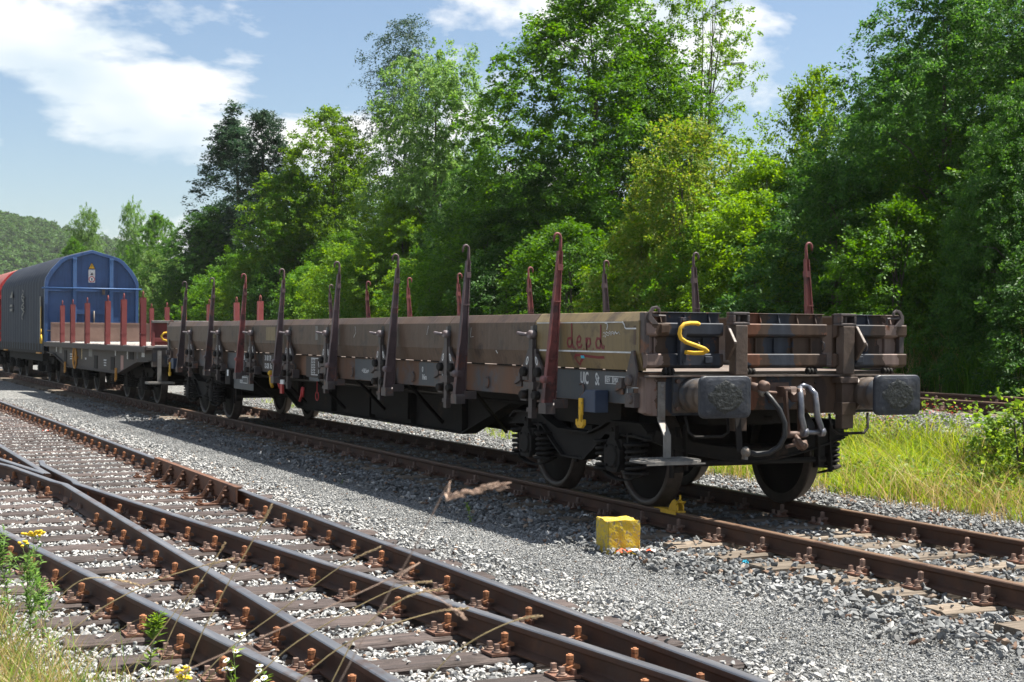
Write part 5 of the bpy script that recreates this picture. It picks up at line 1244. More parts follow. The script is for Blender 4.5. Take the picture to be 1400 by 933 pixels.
    if front:
        q = MB(); q.box(-1.425, -1.405, Y0 + .35, Y0 + .58, 1.5, 2.75); pl = q.build('number_plate', M['galv'], w)
        q = MB(); q.box(-1.432, -1.427, Y0 + .24, Y0 + .32, 1.40, 2.45); q.build('edge_stripe', M['yellow'], w)
        # graffiti ghost on the hood side
        rnd = random.Random(5)
        pts = [(Y0 + 4.6 + .45 * math.sin(i * 1.1) * (1 - abs(i - 9) / 14), 2.10 + i * .055) for i in range(18)]; ribbon(w, pts, .05, -1.418, 'galv', 'faded_graffiti')
        pts = [(Y0 + 4.4 + .35 * math.sin(i * 1.9 + 1), 2.25 + i * .045) for i in range(14)]; ribbon(w, pts, .04, -1.419, 'galv', 'faded_graffiti')
        q = MB(); q.prism([(Y0 + 7.2, 2.85), (Y0 + 7.9, 2.85), (Y0 + 7.3, 3.05 + .0), (Y0 + 7.2, 3.06)], 'x', -1.4245, -1.4215); q.box(-1.4245, -1.4215, Y0 + 7.2, Y0 + 7.9, 2.55, 2.62); q.box(-1.4245, -1.4215, Y0 + 7.2, Y0 + 7.9, 2.40, 2.48); q.build('operator_mark', M['galv'], w)
        # yellow step loop at the corner
        q = MB(); q.tube([(-1.45, Y0 + .02, 1.62), (-1.45, Y0 - .05, 1.50), (-1.45, Y0 - .05, 1.38), (-1.45, Y0 + .16, 1.38), (-1.45, Y0 + .16, 1.50), (-1.45, Y0 + .06, 1.62), (-1.45, Y0 + .04, 1.80)], .02, 6); q.build('corner_step', M['yellow'], w)
        q = MB()
        for y in (Y0 + .9, Y0 + 9.2): q.box(-1.44, -1.36, y - .5, y + .3, 1.06, 1.10)
        q.build('foot_rail', M['orange'], w)
    # underframe
    u = MB(); u.box(-1.38, 1.38, Y0, Y1, 1.06, 1.36); u.box(-1.2, 1.2, Y0 + 1.5, Y1 - 1.5, .82, 1.06); u.build('underframe', M['grime'], w)
    for (y, sg) in ((Y0, -1), (Y1, 1)):
        for x in (-.875, .875): buffer_part(w, x, y, sg)
        coupling_simple(w, y, sg)
    simple_bogie(w, Y0 + 2.0, (-.9, .9)); simple_bogie(w, Y1 - 2.0, (-.9, .9))
    return w
build_hood_wagon(35.72, 46.9, 'blue covered wagon with dark ribbed hood and a warning triangle on its end', 'blue', 'blue_edge', 'tarp', 'blue_edge')
M['tarpred'] = pmat('faded red tarpaulin', [(0.3, (0.22, 0.07, 0.06)), (0.7, (0.34, 0.12, 0.10))], scale=1.6, rough=.6, bump=.3, bscale=8, bdist=.02)
build_hood_wagon(48.1, 59.3, 'red covered wagon at the left edge behind the blue one', 'redwagon', 'redwagon', 'tarpred', 'redwagon', front=False)

# ------------------------------------------------------------------ small things on the ground
def build_chock():
    w = thing('wheel_chock', 'yellow steel brake shoe on the rail in front of the wheel', 'brake shoe', (-.7525, 1.19, RAIL))
    w.scale = (.85, .62, .72)
    mb = MB(); mb.prism([(-.26, .002), (.26, .002), (.30, .010), (.42, .006), (.42, .014), (.26, .022), (-.26, .022)], 'x', -.042, .042); mb.box(-.052, -.043, -.2, .22, -.03, .02); mb.box(.043, .052, -.2, .22, -.03, .02); mb.build('sole_plate', M['yellow'], w)
    mb = MB()
    for x in (-.034, .034): mb.prism([(-.22, .022), (.02, .022), (-.01, .075), (-.07, .13), (-.13, .155), (-.19, .13), (-.225, .07)], 'x', x - .008, x + .008)
    mb.prism([(.02, .022), (-.01, .075), (-.07, .13), (-.075, .115), (-.02, .068), (.005, .022)], 'x', -.026, .026); mb.build('shoe_body', M['yellow'], w, bev=.003)
    mb = MB(); mb.tube([(0, -.19, .13), (0, -.21, .18), (.0, -.20, .21)], .012, 6); mb.tube([(-.045, -.20, .10), (-.045, -.24, .13), (.045, -.24, .13), (.045, -.20, .10)], .010, 6); mb.build('handle', M['yellow'], w)
build_chock()
def build_block():
    w = thing('concrete_block', 'yellow painted concrete block standing on the gravel beside the track', 'block', (-1.835, .22, -.012), R_(-7))
    rnd = random.Random(3); bm = bmesh.new()
    bmesh.ops.create_cube(bm, size=1.0); bmesh.ops.scale(bm, vec=(.27, .27, .275), verts=bm.verts); bmesh.ops.translate(bm, vec=(0, 0, .1375), verts=bm.verts)
    bmesh.ops.bevel(bm, geom=bm.edges[:], offset=.008, segments=1, affect='EDGES'); bmesh.ops.subdivide_edges(bm, edges=bm.edges[:], cuts=5, use_grid_fill=True)
    for v in bm.verts:
        v.co += Vector((rnd.uniform(-1, 1), rnd.uniform(-1, 1), rnd.uniform(-1, 1))) * (.0018 if v.co.z < .25 else .004)
        if v.co.z > .25: v.co.z -= .012 * max(0, math.sin(v.co.x * 25 + 1) * math.sin(v.co.y * 21))
    me = bpy.data.meshes.new('block_body'); bm.to_mesh(me); bm.free(); me.materials.append(M['blockpaint']); link('block_body', me, w)
M['blockpaint'] = pmat('flaking yellow paint on concrete', [(0.3, (0.42, 0.29, 0.02)), (0.7, (0.56, 0.41, 0.03))], scale=8, rough=.85, bump=.8, bscale=45, bdist=.008, rust=(0.22, 0.20, 0.15), rust_amt=.43, rust_scale=34)
build_block()
def scrap(name, loc, size, mats, label, cat, seed, stripes=False):
    rnd = random.Random(seed); mb = MB(); nx, ny = 7, 3; vs = []
    for j in range(ny + 1):
        for i in range(nx + 1):
            vs.append((size[0] * (i / nx - .5) + rnd.uniform(-.006, .006), size[1] * (j / ny - .5) + rnd.uniform(-.006, .006), rnd.uniform(.0, .03) + .012))
    for j in range(ny):
        for i in range(nx):
            a = j * (nx + 1) + i
            mb.add([], []); mb.f.append([a, a + 1, a + nx + 2, a + nx + 1]); mb.m.append((i // 2) % 2 if stripes else 0); mb.s.append(False)
    mb.v = vs
    k = len(vs)                       # a little thickness
    top = list(mb.f); mb.v = vs + [(x, y, z - .002) for x, y, z in vs]
    for f, m_ in zip(top, list(mb.m)): mb.f.append([q + k for q in f][::-1]); mb.m.append(m_); mb.s.append(False)
    me = bpy.data.meshes.new(name); me.from_pydata(mb.v, [], mb.f)
    for m_ in mats: me.materials.append(m_)
    me.polygons.foreach_set('material_index', mb.m)
    o = link(name, me, None, loc); o.rotation_euler.z = rnd.uniform(-.5, .5); tag(o, label, cat); return o
M['tapeW'] = flat('white tape', (0.72, 0.72, 0.70)); M['tapeR'] = flat('orange red tape', (0.62, 0.08, 0.03))
o = scrap('barrier_tape', (-1.79, -.02, .012), (.32, .12), [M['tapeR'], M['tapeW']], 'crumpled red and white barrier tape at the foot of the yellow block', 'tape', 4, True); o.rotation_euler.z = -.15
scrap('paper_scrap', (-1.06, 2.25, .0), (.07, .05), [M['tapeW']], 'small white paper scrap beside the rail left of the yellow block', 'litter', 6)
scrap('plastic_scrap', (-1.50, 3.9, .0), (.13, .07), [M['galv']], 'grey plastic scrap in the wagon shadow beside the rail', 'litter', 8)
scrap('red_scrap', (-3.98, 16.2, .02), (.12, .07), [M['tapeR'], M['tapeW']], 'small red and white scrap between the far turnout sleepers', 'litter', 9, True)
scrap('blue_scrap', (-1.42, -.95, .03), (.05, .03), [M['cyan']], 'tiny blue plastic scrap on stones near the rail, right of the block', 'litter', 11)
def plank(loc, rz, size, mat, label, seed):
    me = sleeper_mesh(-size[0] / 2, size[0] / 2, size[1], seed, mat, top=.03)
    o = link('timber_plank', me, None, loc); o.rotation_euler.z = rz; tag(o, label, 'plank')
plank((4.25, 2.95, .06), R_(62), (1.5, .20), M['sleeper_old'], 'weathered timber plank lying at the edge of the grass', 77)
plank((2.85, -.1, -.02), R_(25), (.34, .14), M['casting'], 'short rust brown board lying on the gravel beyond the far rail', 78)
# ------------------------------------------------------------------ foliage
def leaf_quads(C, U, V, bend, name, mat):
    """one folded leaf (two triangles sharing the midrib, pointed at both ends) per centre"""
    n = len(C); Nn = np.cross(U, V); Nn /= np.linalg.norm(Nn, axis=1)[:, None] + 1e-9
    a = C - U; b = C + V * 1.0 + Nn * bend[:, None]; c = C + U; d = C - V * 1.0 + Nn * bend[:, None]
    co = np.empty((n, 4, 3), 'f'); co[:, 0] = a; co[:, 1] = b; co[:, 2] = c; co[:, 3] = d
    me = bpy.data.meshes.new(name); me.vertices.add(4 * n); me.vertices.foreach_set('co', co.ravel())
    base = np.arange(n, dtype='i')[:, None] * 4
    idx = np.concatenate([base + np.array([[0, 1, 2]]), base + np.array([[0, 2, 3]])], 1).ravel()
    me.loops.add(6 * n); me.loops.foreach_set('vertex_index', idx.astype('i'))
    me.polygons.add(2 * n); me.polygons.foreach_set('loop_start', np.arange(0, 6 * n, 3, dtype='i')); me.polygons.foreach_set('loop_total', np.full(2 * n, 3, 'i'))
    me.materials.append(mat); me.update(calc_edges=True); me.validate()
    return me
def crown_cloud(seed, H, R, n_spray, per, leaf, shape='round', low=.06, droop=.25, spray=.42, flat_=.30, dens_shell=.55, lob=.28):
    """Leaf sprays spread through a crown of height H, radius R. Returns leaf centres and axes."""
    r = np.random.default_rng(seed)
    m = n_spray * 3
    t = r.uniform(0, 1, m); a = r.uniform(0, 2 * np.pi, m)
    if shape == 'round': prof = np.clip(np.sin(np.pi * np.clip((t * .93 + .07), 0, 1) ** .80), 0, 1) ** .62
    elif shape == 'cone': prof = np.clip((1 - t) ** .72, 0, 1) * np.clip(t / .08 + .35, 0, 1)
    elif shape == 'column': prof = np.clip(np.sin(np.pi * np.clip(t * .9 + .08, 0, 1)), 0, 1) ** .45
    else: prof = np.clip(1 - t ** 2.2, 0, 1) ** .55                      # bush
    q = r.uniform(0, 1, m) ** dens_shell
    P = np.stack([np.cos(a) * prof * q * R, np.sin(a) * prof * q * R, low * H + t * H * (1 - low)], 1)
    dirn = np.stack([np.cos(a), np.sin(a), np.zeros(m)], 1)
    nz = noise3(P / R * 2.6, seed + 5) ; nz2 = noise3(P / R * 6.0, seed + 9)
    P[:, :2] *= (1 + lob * nz + .12 * nz2)[:, None]
    P[:, 2] *= 1 + .06 * nz2
    keep = (noise3(P / R * 4.2, seed + 21) > -.42 + .15 * q) & (r.uniform(0, 1, m) < prof * .75 + .3)
    P, dirn, t = P[keep][:n_spray], dirn[keep][:n_spray], t[keep][:n_spray]
    n = len(P)
    axis = dirn * r.uniform(.5, 1.1, n)[:, None] + r.normal(0, .35, (n, 3)); axis[:, 2] += (t * .5 - droop) + r.normal(0, .18, n)
    axis /= np.linalg.norm(axis, axis=1)[:, None]
    side = np.cross(axis, np.array([0, 0, 1.0]) + r.normal(0, .25, (n, 3))); side /= np.linalg.norm(side, axis=1)[:, None]
    nrm = np.cross(side, axis)
    L = spray * r.uniform(.6, 1.35, n)
    k = n * per
    u = r.uniform(-.35, 1, (n, per)); v = r.normal(0, .36, (n, per)) * (1 - .55 * np.clip(u, 0, 1)); w = r.normal(0, flat_ * .5, (n, per))
    C = P[:, None] + axis[:, None] * (u * L[:, None])[..., None] + side[:, None] * (v * L[:, None])[..., None] + nrm[:, None] * (w * L[:, None])[..., None]
    C[..., 2] -= droop * .5 * (np.clip(u, 0, 1) ** 2) * L[:, None]
    C = C.reshape(k, 3)
    Ua = (axis[:, None] * r.uniform(.4, 1, (n, per, 1)) + side[:, None] * (np.sign(v) * r.uniform(.3, 1, (n, per)))[..., None] + r.normal(0, .30, (n, per, 3))); Ua[..., 2] -= .25
    Ua = Ua.reshape(k, 3); Ua /= np.linalg.norm(Ua, axis=1)[:, None]
    nn = np.repeat(nrm, per, 0) + r.normal(0, .55, (k, 3)); Va = np.cross(nn, Ua); Va /= np.linalg.norm(Va, axis=1)[:, None] + 1e-9
    s = leaf * r.uniform(.6, 1.3, k)
    return C, Ua * (s * .5)[:, None], Va * (s * .30)[:, None], s * -.10, P
def crown_mesh(name, mat, **kw):
    C, U, V, b, P = crown_cloud(**kw); return leaf_quads(C, U, V, b, name, mat), P
def trunk_mesh(seed, H, R, P, r0, name='trunk', mat='bark', stems=1, limbs=16):
    """Tapered trunk with limbs that climb out to the leaf sprays."""
    rnd = random.Random(seed); mb = MB()
    for s in range(stems):
        ang = rnd.uniform(0, 6.28); lean = 0.0 if stems == 1 else rnd.uniform(.03, .10)
        top = .86 * H; pts = []; rr = []
        for i in range(9):
            t = i / 8; pts.append((math.cos(ang) * lean * top * t + .06 * R * math.sin(3 * t + s), math.sin(ang) * lean * top * t + .05 * R * math.sin(4 * t + 2 + s), -.4 + (top + .4) * t)); rr.append((r0 * (1 - t) ** .8 + .012) * (1.35 if i == 0 else 1) / (1 if stems == 1 else 1.5))
        mb.tube(pts, rr, 9, 0)
        k = limbs // stems
        for q in range(k):
            tgt = P[rnd.randrange(len(P))]; tz = tgt[2]
            h = max(.12 * H, min(.8 * H, tz - rnd.uniform(.1, .28) * H)); f = (h + .4) / (top + .4)
            i0 = min(7, int(f * 8)); a = Vector(pts[i0]).lerp(Vector(pts[i0 + 1]), f * 8 - i0); b = Vector(tgt)
            mid = a.lerp(b, .5) + Vector((rnd.uniform(-.1, .1) * R, rnd.uniform(-.1, .1) * R, .05 * H))
            rb = max(.014, r0 * .42 * (1 - f))
            mb.tube([a, a.lerp(mid, .55), mid, mid.lerp(b, .6), b], [rb, rb * .85, rb * .65, rb * .4, .008], 6, 0)
    return mb.mesh(name, M[mat])
SPECIES = {}
def species(key, mat, H, R, n_spray, per, leaf, shape, seed, r0=.16, stems=1, limbs=18, **kw):
    per = int(per * 1.45); leaf *= .79
    me, P = crown_mesh('crown', LEAF[mat], seed=seed, H=H, R=R, n_spray=n_spray, per=per, leaf=leaf, shape=shape, **kw)
    SPECIES[key] = (me, trunk_mesh(seed, H, R, P, r0, stems=stems, limbs=limbs), H, R)
# unit heights in metres; scaled per tree
species('maple', 'mid', 11, 4.2, 2300, 34, .15, 'round', 11, lob=.25)
species('maple_b', 'bright', 10, 3.8, 1700, 32, .15, 'round', 12, lob=.32)
species('dark_round', 'dark', 11, 4.6, 2200, 32, .15, 'round', 13, droop=.35, lob=.22)
species('spire', 'blue', 12, 2.9, 1300, 32, .15, 'cone', 14, droop=.1, lob=.22)
species('spire_b', 'blue', 11, 2.6, 1150, 32, .15, 'cone', 24, droop=.05, lob=.25)
species('willow', 'pale', 10, 3.2, 1350, 30, .17, 'column', 15, droop=.45, lob=.4, dens_shell=.6)
species('birch', 'blue', 13, 2.0, 420, 34, .13, 'column', 16, droop=.9, r0=.10, lob=.45, low=.30, spray=.6)
species('open', 'bright', 12, 2.9, 560, 32, .16, 'column', 17, droop=.05, r0=.12, stems=4, limbs=30, lob=.4, low=.15)
species('bush', 'mid', 4.2, 2.3, 700, 32, .11, 'bush', 18, r0=.05, stems=5, limbs=20, lob=.30, spray=.36, low=.02)
species('bush_b', 'bright', 4.6, 2.2, 700, 32, .11, 'bush', 19, r0=.05, stems=5, limbs=20, lob=.34, spray=.36, low=.02, droop=.1)
species('bush_d', 'dark', 4.0, 2.4, 700, 32, .115, 'bush', 20, r0=.05, stems=5, limbs=20, lob=.30, spray=.36, low=.02)
species('bush_r', 'russet', 5.2, 2.2, 760, 32, .115, 'bush', 21, r0=.05, stems=5, limbs=20, lob=.32, spray=.38, low=.02)
species('bush_p', 'pale', 4.4, 2.2, 760, 32, .13, 'bush', 22, r0=.05, stems=5, limbs=20, lob=.30, spray=.36, low=.02, droop=-.3)
TREES = []
def tree(kind, px, x, tip, label, name='broadleaf_tree', group=None, hw=None, y=None, top=None, wide=1.0):
    """px, tip = image column and row of the tree's tip, used once to choose its place and height; hw = half width in pixels"""
    cr, tr, H, R = SPECIES[kind]
    yy = pixel_y(px, x) if y is None else y
    z = ground_z(x, yy) - .05; depth = (Vector((x, yy, 2)) - CAM_POS).dot(_f)
    if top is None: top = CAM_POS.z + depth * (459 - tip) / 2069.7
    s = (top - z) / (H * 1.03)
    if hw: wide = hw * depth / 2069.7 / (.72 * R * s)
    t = thing(name, label, 'bush' if 'bush' in name else 'tree', (x, yy, z), random.uniform(0, 6.28), group)
    t.scale = (s * wide, s * wide, s)
    link('crown', cr, t); link('trunk', tr, t); TREES.append((t, px)); return t
tree('spire', 318, 12.2, 142, 'dark blue-green pointed tree at the left end of the tree bank', 'conifer_tree', hw=66)
tree('spire_b', 362, 12.9, 135, 'dark pointed tree just right of the leftmost blue-green one', 'conifer_tree', hw=52)
tree('dark_round', 290, 10.8, 285, 'low dark tree below the pointed trees behind the red stakes', hw=62)
tree('maple_b', 448, 12.2, 150, 'yellow-green tree between the pointed trees and the birch', hw=74)
tree('maple', 400, 10.8, 225, 'mid green tree low in front of the yellow-green one', hw=62)
tree('birch', 548, 15.5, 18, 'thin drooping birch rising above the trees against the cloud', 'birch_tree', hw=42)
tree('willow', 592, 12.0, 60, 'pale loose-leaved tree right of the birch', 'willow_tree', hw=66)
tree('maple_b', 545, 10.6, 275, 'yellow-green low tree below the birch', hw=58)
tree('maple', 800, 12.6, -45, 'tallest broad green tree in the middle, cut by the frame top', hw=125)
tree('dark_round', 742, 11.0, 215, 'dark round tree below the tall middle tree', hw=92)
tree('dark_round', 655, 11.2, 215, 'dark tree between the pale willow and the tall middle tree', hw=62)
tree('open', 955, 16.0, -60, 'open light green tree with several stems beside the sky gap', hw=56)
tree('bush_r', 930, 10.4, 150, 'russet-tinged large bush right of the tall middle tree', 'large_bush', hw=82)
tree('bush_b', 1040, 11.0, 205, 'bright yellow-green large bush below the gap of open sky', 'large_bush', hw=85)
tree('bush_b', 1112, 12.5, 88, 'yellow-green bush with upright shoots against the sky', 'large_bush', hw=70)
tree('dark_round', 1295, 11.8, -60, 'big dark tree at the upper right, cut by the frame top', hw=130)
tree('dark_round', 1205, 12.6, 140, 'dark tree behind the bright bushes, right of the sky gap', hw=72)
tree('dark_round', 1398, 9.9, 105, 'dark green small tree at the right edge over the raised track', hw=82)  # dark leaf colour stands in for shade on mid-green foliage
tree('dark_round', 1470, 12.5, -90, 'dark tree just inside the right frame edge at the top', hw=110)
tree('dark_round', 1345, 15.5, -40, 'dark tree far back behind the big dark one at right', hw=95)
tree('dark_round', 1245, 14.5, 60, 'dark tree filling the gap left of the big dark one', hw=75)
tree('maple', 700, 16.5, 235, 'green tree far back, left of the tall middle tree', hw=70)
tree('dark_round', 480, 15.5, 235, 'dark tree far back behind the yellow-green one', hw=70)
tree('dark_round', 870, 15.5, 45, 'dark tree far back, right behind the tall middle tree', hw=70)
tree('maple', 610, 15.8, 215, 'green tree far back behind the pale willow', hw=70)
tree('bush_p', 212, 10.6, 352, 'pale willow bush behind the blue wagon end', 'large_bush', hw=34)
tree('bush_p', 242, 11.2, 362, 'second pale willow bush, nearer the dark pointed trees', 'large_bush', hw=30)
tree('maple', 195, 19.0, 288, 'distant round tree left of the pointed trees', hw=34, y=118)
tree('willow', 150, 15.5, 284, 'distant feathery tree nearest the wooded hill', y=132, hw=20)
tree('maple_b', 232, 22.0, 292, 'distant yellow-green tree touching the dark pointed trees', y=112, hw=26)
tree('willow', 190, 23.0, 274, 'distant tall feathery tree behind the round one', y=150, hw=17)
tree('maple', 142, 12.5, 325, 'distant low tree above the dark hood of the blue wagon', y=120, hw=22)
# bushes along the foot of the bank, from right to left
kinds = ['bush_d', 'bush_d', 'bush', 'bush_d', 'bush_b', 'bush', 'bush_b', 'bush', 'bush_d', 'bush', 'bush', 'bush_b', 'bush', 'bush_b', 'bush', 'bush_d', 'bush_b', 'bush', 'bush', 'bush']
words = {'bush': 'green', 'bush_d': 'dark green', 'bush_b': 'yellow-green'}
rb = random.Random(31)
y = 6.5
for i in range(20):
    x = 9.55 + rb.uniform(-.15, .55); h = rb.uniform(3.4, 4.7) * (0.78 if i < 3 else 1)
    tree(kinds[i], 0, x, 0, '%s bush at the foot of the bank, %s from the right' % (words[kinds[i]], ordinal(i)), 'bank_bush', 'bushes along the foot of the bank', wide=rb.uniform(.9, 1.15), y=y, top=.7 + h)
    y += 2.1 + .11 * i
# second row, higher on the slope
y = 9.0
for i in range(14):
    x = 11.6 + rb.uniform(-.3, .9); h = rb.uniform(3.8, 5.2); k = kinds[(i * 3 + 2) % 20]
    tree(k, 0, x, 0, '%s bush higher on the slope, %s from the right' % (words[k], ordinal(i)), 'slope_bush', 'bushes on the slope among the trees', wide=1.1, y=y, top=1.7 + h * .85)
    y += 3.3 + .12 * i

# ------------------------------------------------------------------ wooded hill
def build_hill():
    def hz(x, y):
        ridge = 44 * (1 - smooth(40, 270, x)) + 8 * (1 - smooth(250, 700, x))
        ridge *= .88 + .12 * math.sin(x * .011 + .6)
        prof = smooth(430, 720, y) * (1 - .6 * smooth(900, 1500, y))
        return ridge * prof + 2.2 * math.sin(x * .045) * math.sin(y * .03) * prof - .3
    xs = [-900 + 30 * i for i in range(60)]; ys = [420 + 25 * i for i in range(46)]
    vs = [(x, y, hz(x, y)) for y in ys for x in xs]; W = len(xs)
    me = bpy.data.meshes.new('hill'); me.from_pydata(vs, [], [(j*W+i, j*W+i+1, (j+1)*W+i+1, (j+1)*W+i) for j in range(len(ys)-1) for i in range(W-1)])
    me.materials.append(pmat('forest floor', [(.3, (.03, .05, .02)), (.7, (.05, .085, .03))], scale=.05, rough=.9, bump=0)); me.polygons.foreach_set('use_smooth', [True] * len(me.polygons))
    tag(link('hill', me), kind='structure')
    col = bpy.data.collections.new('far_crowns')
    for k in range(3):
        m2, _ = crown_mesh('far_crown', LEAF['hill'], seed=70 + k, H=11, R=4.6, n_spray=330, per=9, leaf=.95, shape='round', spray=.9, lob=.3, dens_shell=.4)
        ob = bpy.data.objects.new('far_crown_%d' % k, m2); col.objects.link(ob)
    n = 20000; x = RNG.uniform(-330, 420, n); y = RNG.uniform(455, 800, n)
    ang = np.degrees(np.arctan2(x - CAM_POS.x, y - CAM_POS.y)); k = (ang > -4) & (ang < 22); x, y = x[k], y[k]; n = len(x)
    z = np.array([hz(a, b) for a, b in zip(x, y)]) - 1.6
    s = RNG.uniform(.45, .8, n)
    scatter('hill_forest', np.stack([x, y, z], 1), np.stack([np.zeros(n), np.zeros(n), RNG.uniform(0, 6.28, n)], 1), np.stack([s, s, s * RNG.uniform(.85, 1.15, n)], 1), RNG.integers(0, 3, n), RNG.uniform(0, 1, n), col, 'wooded green hillside on the horizon above the blue wagon', 'forest')
build_hill()

# ------------------------------------------------------------------ street lamps beyond the trees
def street_lamp(px, py, x, label, reach, side):
    y = pixel_y(px, x); depth = (Vector((x, y, 2)) - CAM_POS).dot(_f); top = CAM_POS.z + depth * (459 - py) / 2069.7; z0 = ground_z(x, y)
    t = thing('street_lamp', label, 'street lamp', (x, y, z0)); h = top - z0
    mb = MB(); mb.tube([(0, 0, -.3), (0, 0, h * .55), (0, 0, h - .5)], [.085, .065, .05], 10); mb.build('pole', M['lampgrey'], t)
    ax = _r * side; mb = MB(); mb.tube([(0, 0, h - .52)] + [(ax.x * reach * q, ax.y * reach * q, h - .5 + .42 * math.sin(q * 1.5)) for q in (.15, .35, .6, .8, 1)], .035, 8); mb.build('arm', M['lampgrey'], t)
    e = Vector((ax.x * reach, ax.y * reach, h - .08)); mb = MB(); mb.bar(e - ax * .1, e + ax * .62 + Vector((0, 0, .06)), .20, .09); mb.build('lamp_head', M['lampgrey'], t, bev=.03)
M['lampgrey'] = flat('grey lamp paint', (0.45, 0.46, 0.47), rough=.45)
street_lamp(958, 84, 19.0, 'grey street lamp head showing in the sky right of the open tree', .75, 1)
street_lamp(228, 350, 13.2, 'curved street lamp arm above the pale willow bushes', .9, 1)

# ------------------------------------------------------------------ grass verge behind the wagon
def blades(name, X, Y, Z, Hh, width, lean, mat, label, cat, seg=3):
    """grass as thin curved strips, one mesh"""
    n = len(X); r = RNG; a = r.uniform(0, 6.28, n); dx, dy = np.cos(a), np.sin(a); ln = lean * Hh * r.uniform(.2, 1.3, n)
    b = r.uniform(0, 6.28, n); wx, wy = np.cos(b) * width / 2, np.sin(b) * width / 2
    co = np.empty((n, 2 * seg + 1, 3), 'f')
    for i in range(seg):
        t = i / seg; px = X + dx * ln * t * t; py = Y + dy * ln * t * t; pz = Z + Hh * (t - .12 * lean * t * t); k = (1 - t * .55)
        co[:, 2*i] = np.stack([px - wx * k, py - wy * k, pz], 1); co[:, 2*i+1] = np.stack([px + wx * k, py + wy * k, pz], 1)
    co[:, 2*seg] = np.stack([X + dx * ln, Y + dy * ln, Z + Hh * (1 - .12 * lean)], 1)
    V = 2 * seg + 1; tri = []
    for i in range(seg - 1): tri += [(2*i, 2*i+1, 2*i+3), (2*i, 2*i+3, 2*i+2)]
    tri.append((2*seg-2, 2*seg-1, 2*seg)); tri = np.array(tri)
    idx = (np.arange(n)[:, None, None] * V + tri[None]).reshape(-1).astype('i'); m = n * len(tri)
    me = bpy.data.meshes.new(name); me.vertices.add(n * V); me.vertices.foreach_set('co', co.ravel()); me.loops.add(3 * m); me.loops.foreach_set('vertex_index', idx)
    me.polygons.add(m); me.polygons.foreach_set('loop_start', np.arange(0, 3 * m, 3, dtype='i')); me.polygons.foreach_set('loop_total', np.full(m, 3, 'i'))
    me.materials.append(mat); me.update(calc_edges=True); me.validate()
    return tag(link(name, me), label, cat, kind='stuff')
def verge():
    def pts(n, x0, x1, y0, y1, clump=2.0, thr=-.2, seed=1):
        x = RNG.uniform(x0, x1, n); y = RNG.uniform(y0, y1, n)
        k = noise3(np.stack([x, y, x * 0], 1) * clump, seed) > thr; x, y = x[k], y[k]; return x, y, gz_v(x, y)
    x, y, z = pts(30000, 2.7, 4.75, -3, 9.5, 2.4, -.35, 3); h = RNG.uniform(.10, .46, len(x)) * (.5 + .5 * np.clip((x - 2.7) / .9, 0, 1)) * np.clip((10 - y) / 4, .3, 1) * (1 + .35 * noise3(np.stack([x, y, 0 * x], 1) * 3.0, 77))
    blades('verge_grass', x, y, z, h, .009, .95, LEAF['grass'], 'lush yellow-green grass on the verge behind the front buffers', 'grass')
    x, y, z = pts(9500, 2.5, 4.7, -3, 9, 3.0, -.05, 4); h = RNG.uniform(.08, .62, len(x))
    blades('dry_verge_grass', x, y, z, h, .006, 1.0, LEAF['dry'], 'straw-coloured dry grass fringing the verge', 'grass')
    x, y, z = pts(5200, 2.6, 4.6, 9, 32, 1.1, .22, 5); h = RNG.uniform(.06, .22, len(x))
    blades('sparse_grass', x, y, z, h, .014, .6, LEAF['grass'], 'sparse green tufts on the stones seen beneath the wagon', 'grass')
    x, y, z = pts(24000, 8.7, 10.6, 4, 30, 1.2, -.5, 6); h = RNG.uniform(.4, 1.15, len(x))
    blades('bank_grass', x, y, z, h, .014, .4, LEAF['mid'], 'tall shaded grass between the raised track and the bushes', 'grass')
    x, y, z = pts(1600, 8.6, 10.0, 4, 20, 1.5, -.2, 8); h = RNG.uniform(.7, 1.4, len(x))
    blades('bank_straw', x, y, z, h, .009, .5, LEAF['dry'], 'dry grass stalks along the raised track', 'grass')
    # low leafy weeds and the red stonecrop on the raised shoulder
    def leafy(name, n, x0, x1, y0, y1, hmax, leaf, mat, label, seed, clump=1.5, thr=0.0):
        x, y, z = pts(n, x0, x1, y0, y1, clump, thr, seed); n = len(x); r = RNG
        C = np.stack([x, y, z + hmax * r.uniform(0.05, 1, n) ** 1.3], 1); U = r.normal(0, 1, (n, 3)); U[:, 2] *= .5; U /= np.linalg.norm(U, axis=1)[:, None]
        Vv = np.cross(U, r.normal(0, .5, (n, 3)) + np.array([0, 0, 1.])); Vv /= np.linalg.norm(Vv, axis=1)[:, None] + 1e-9
        s = leaf * r.uniform(.6, 1.4, n); me = leaf_quads(C, U * (s * .5)[:, None], Vv * (s * .28)[:, None], s * -.08, name, mat)
        tag(link(name, me), label, 'weeds', kind='stuff')
    leafy('verge_weeds', 16000, 2.9, 5.1, -3, 9, .36, .055, LEAF['weed'], 'leafy green weeds growing among the verge grass', 11, 1.3, -.1)
    leafy('red_stonecrop', 2600, 4.9, 5.5, 4.6, 9.5, .16, .03, LEAF['redweed'], 'red stonecrop on the stony shoulder behind the far buffer', 12, 2.0, -.1)
    leafy('red_seedlings', 420, 2.35, 2.9, -1.5, 5.5, .06, .028, LEAF['redweed'], 'tiny red seedlings on the stones at the grass edge', 13, 3.0, .45)
verge()
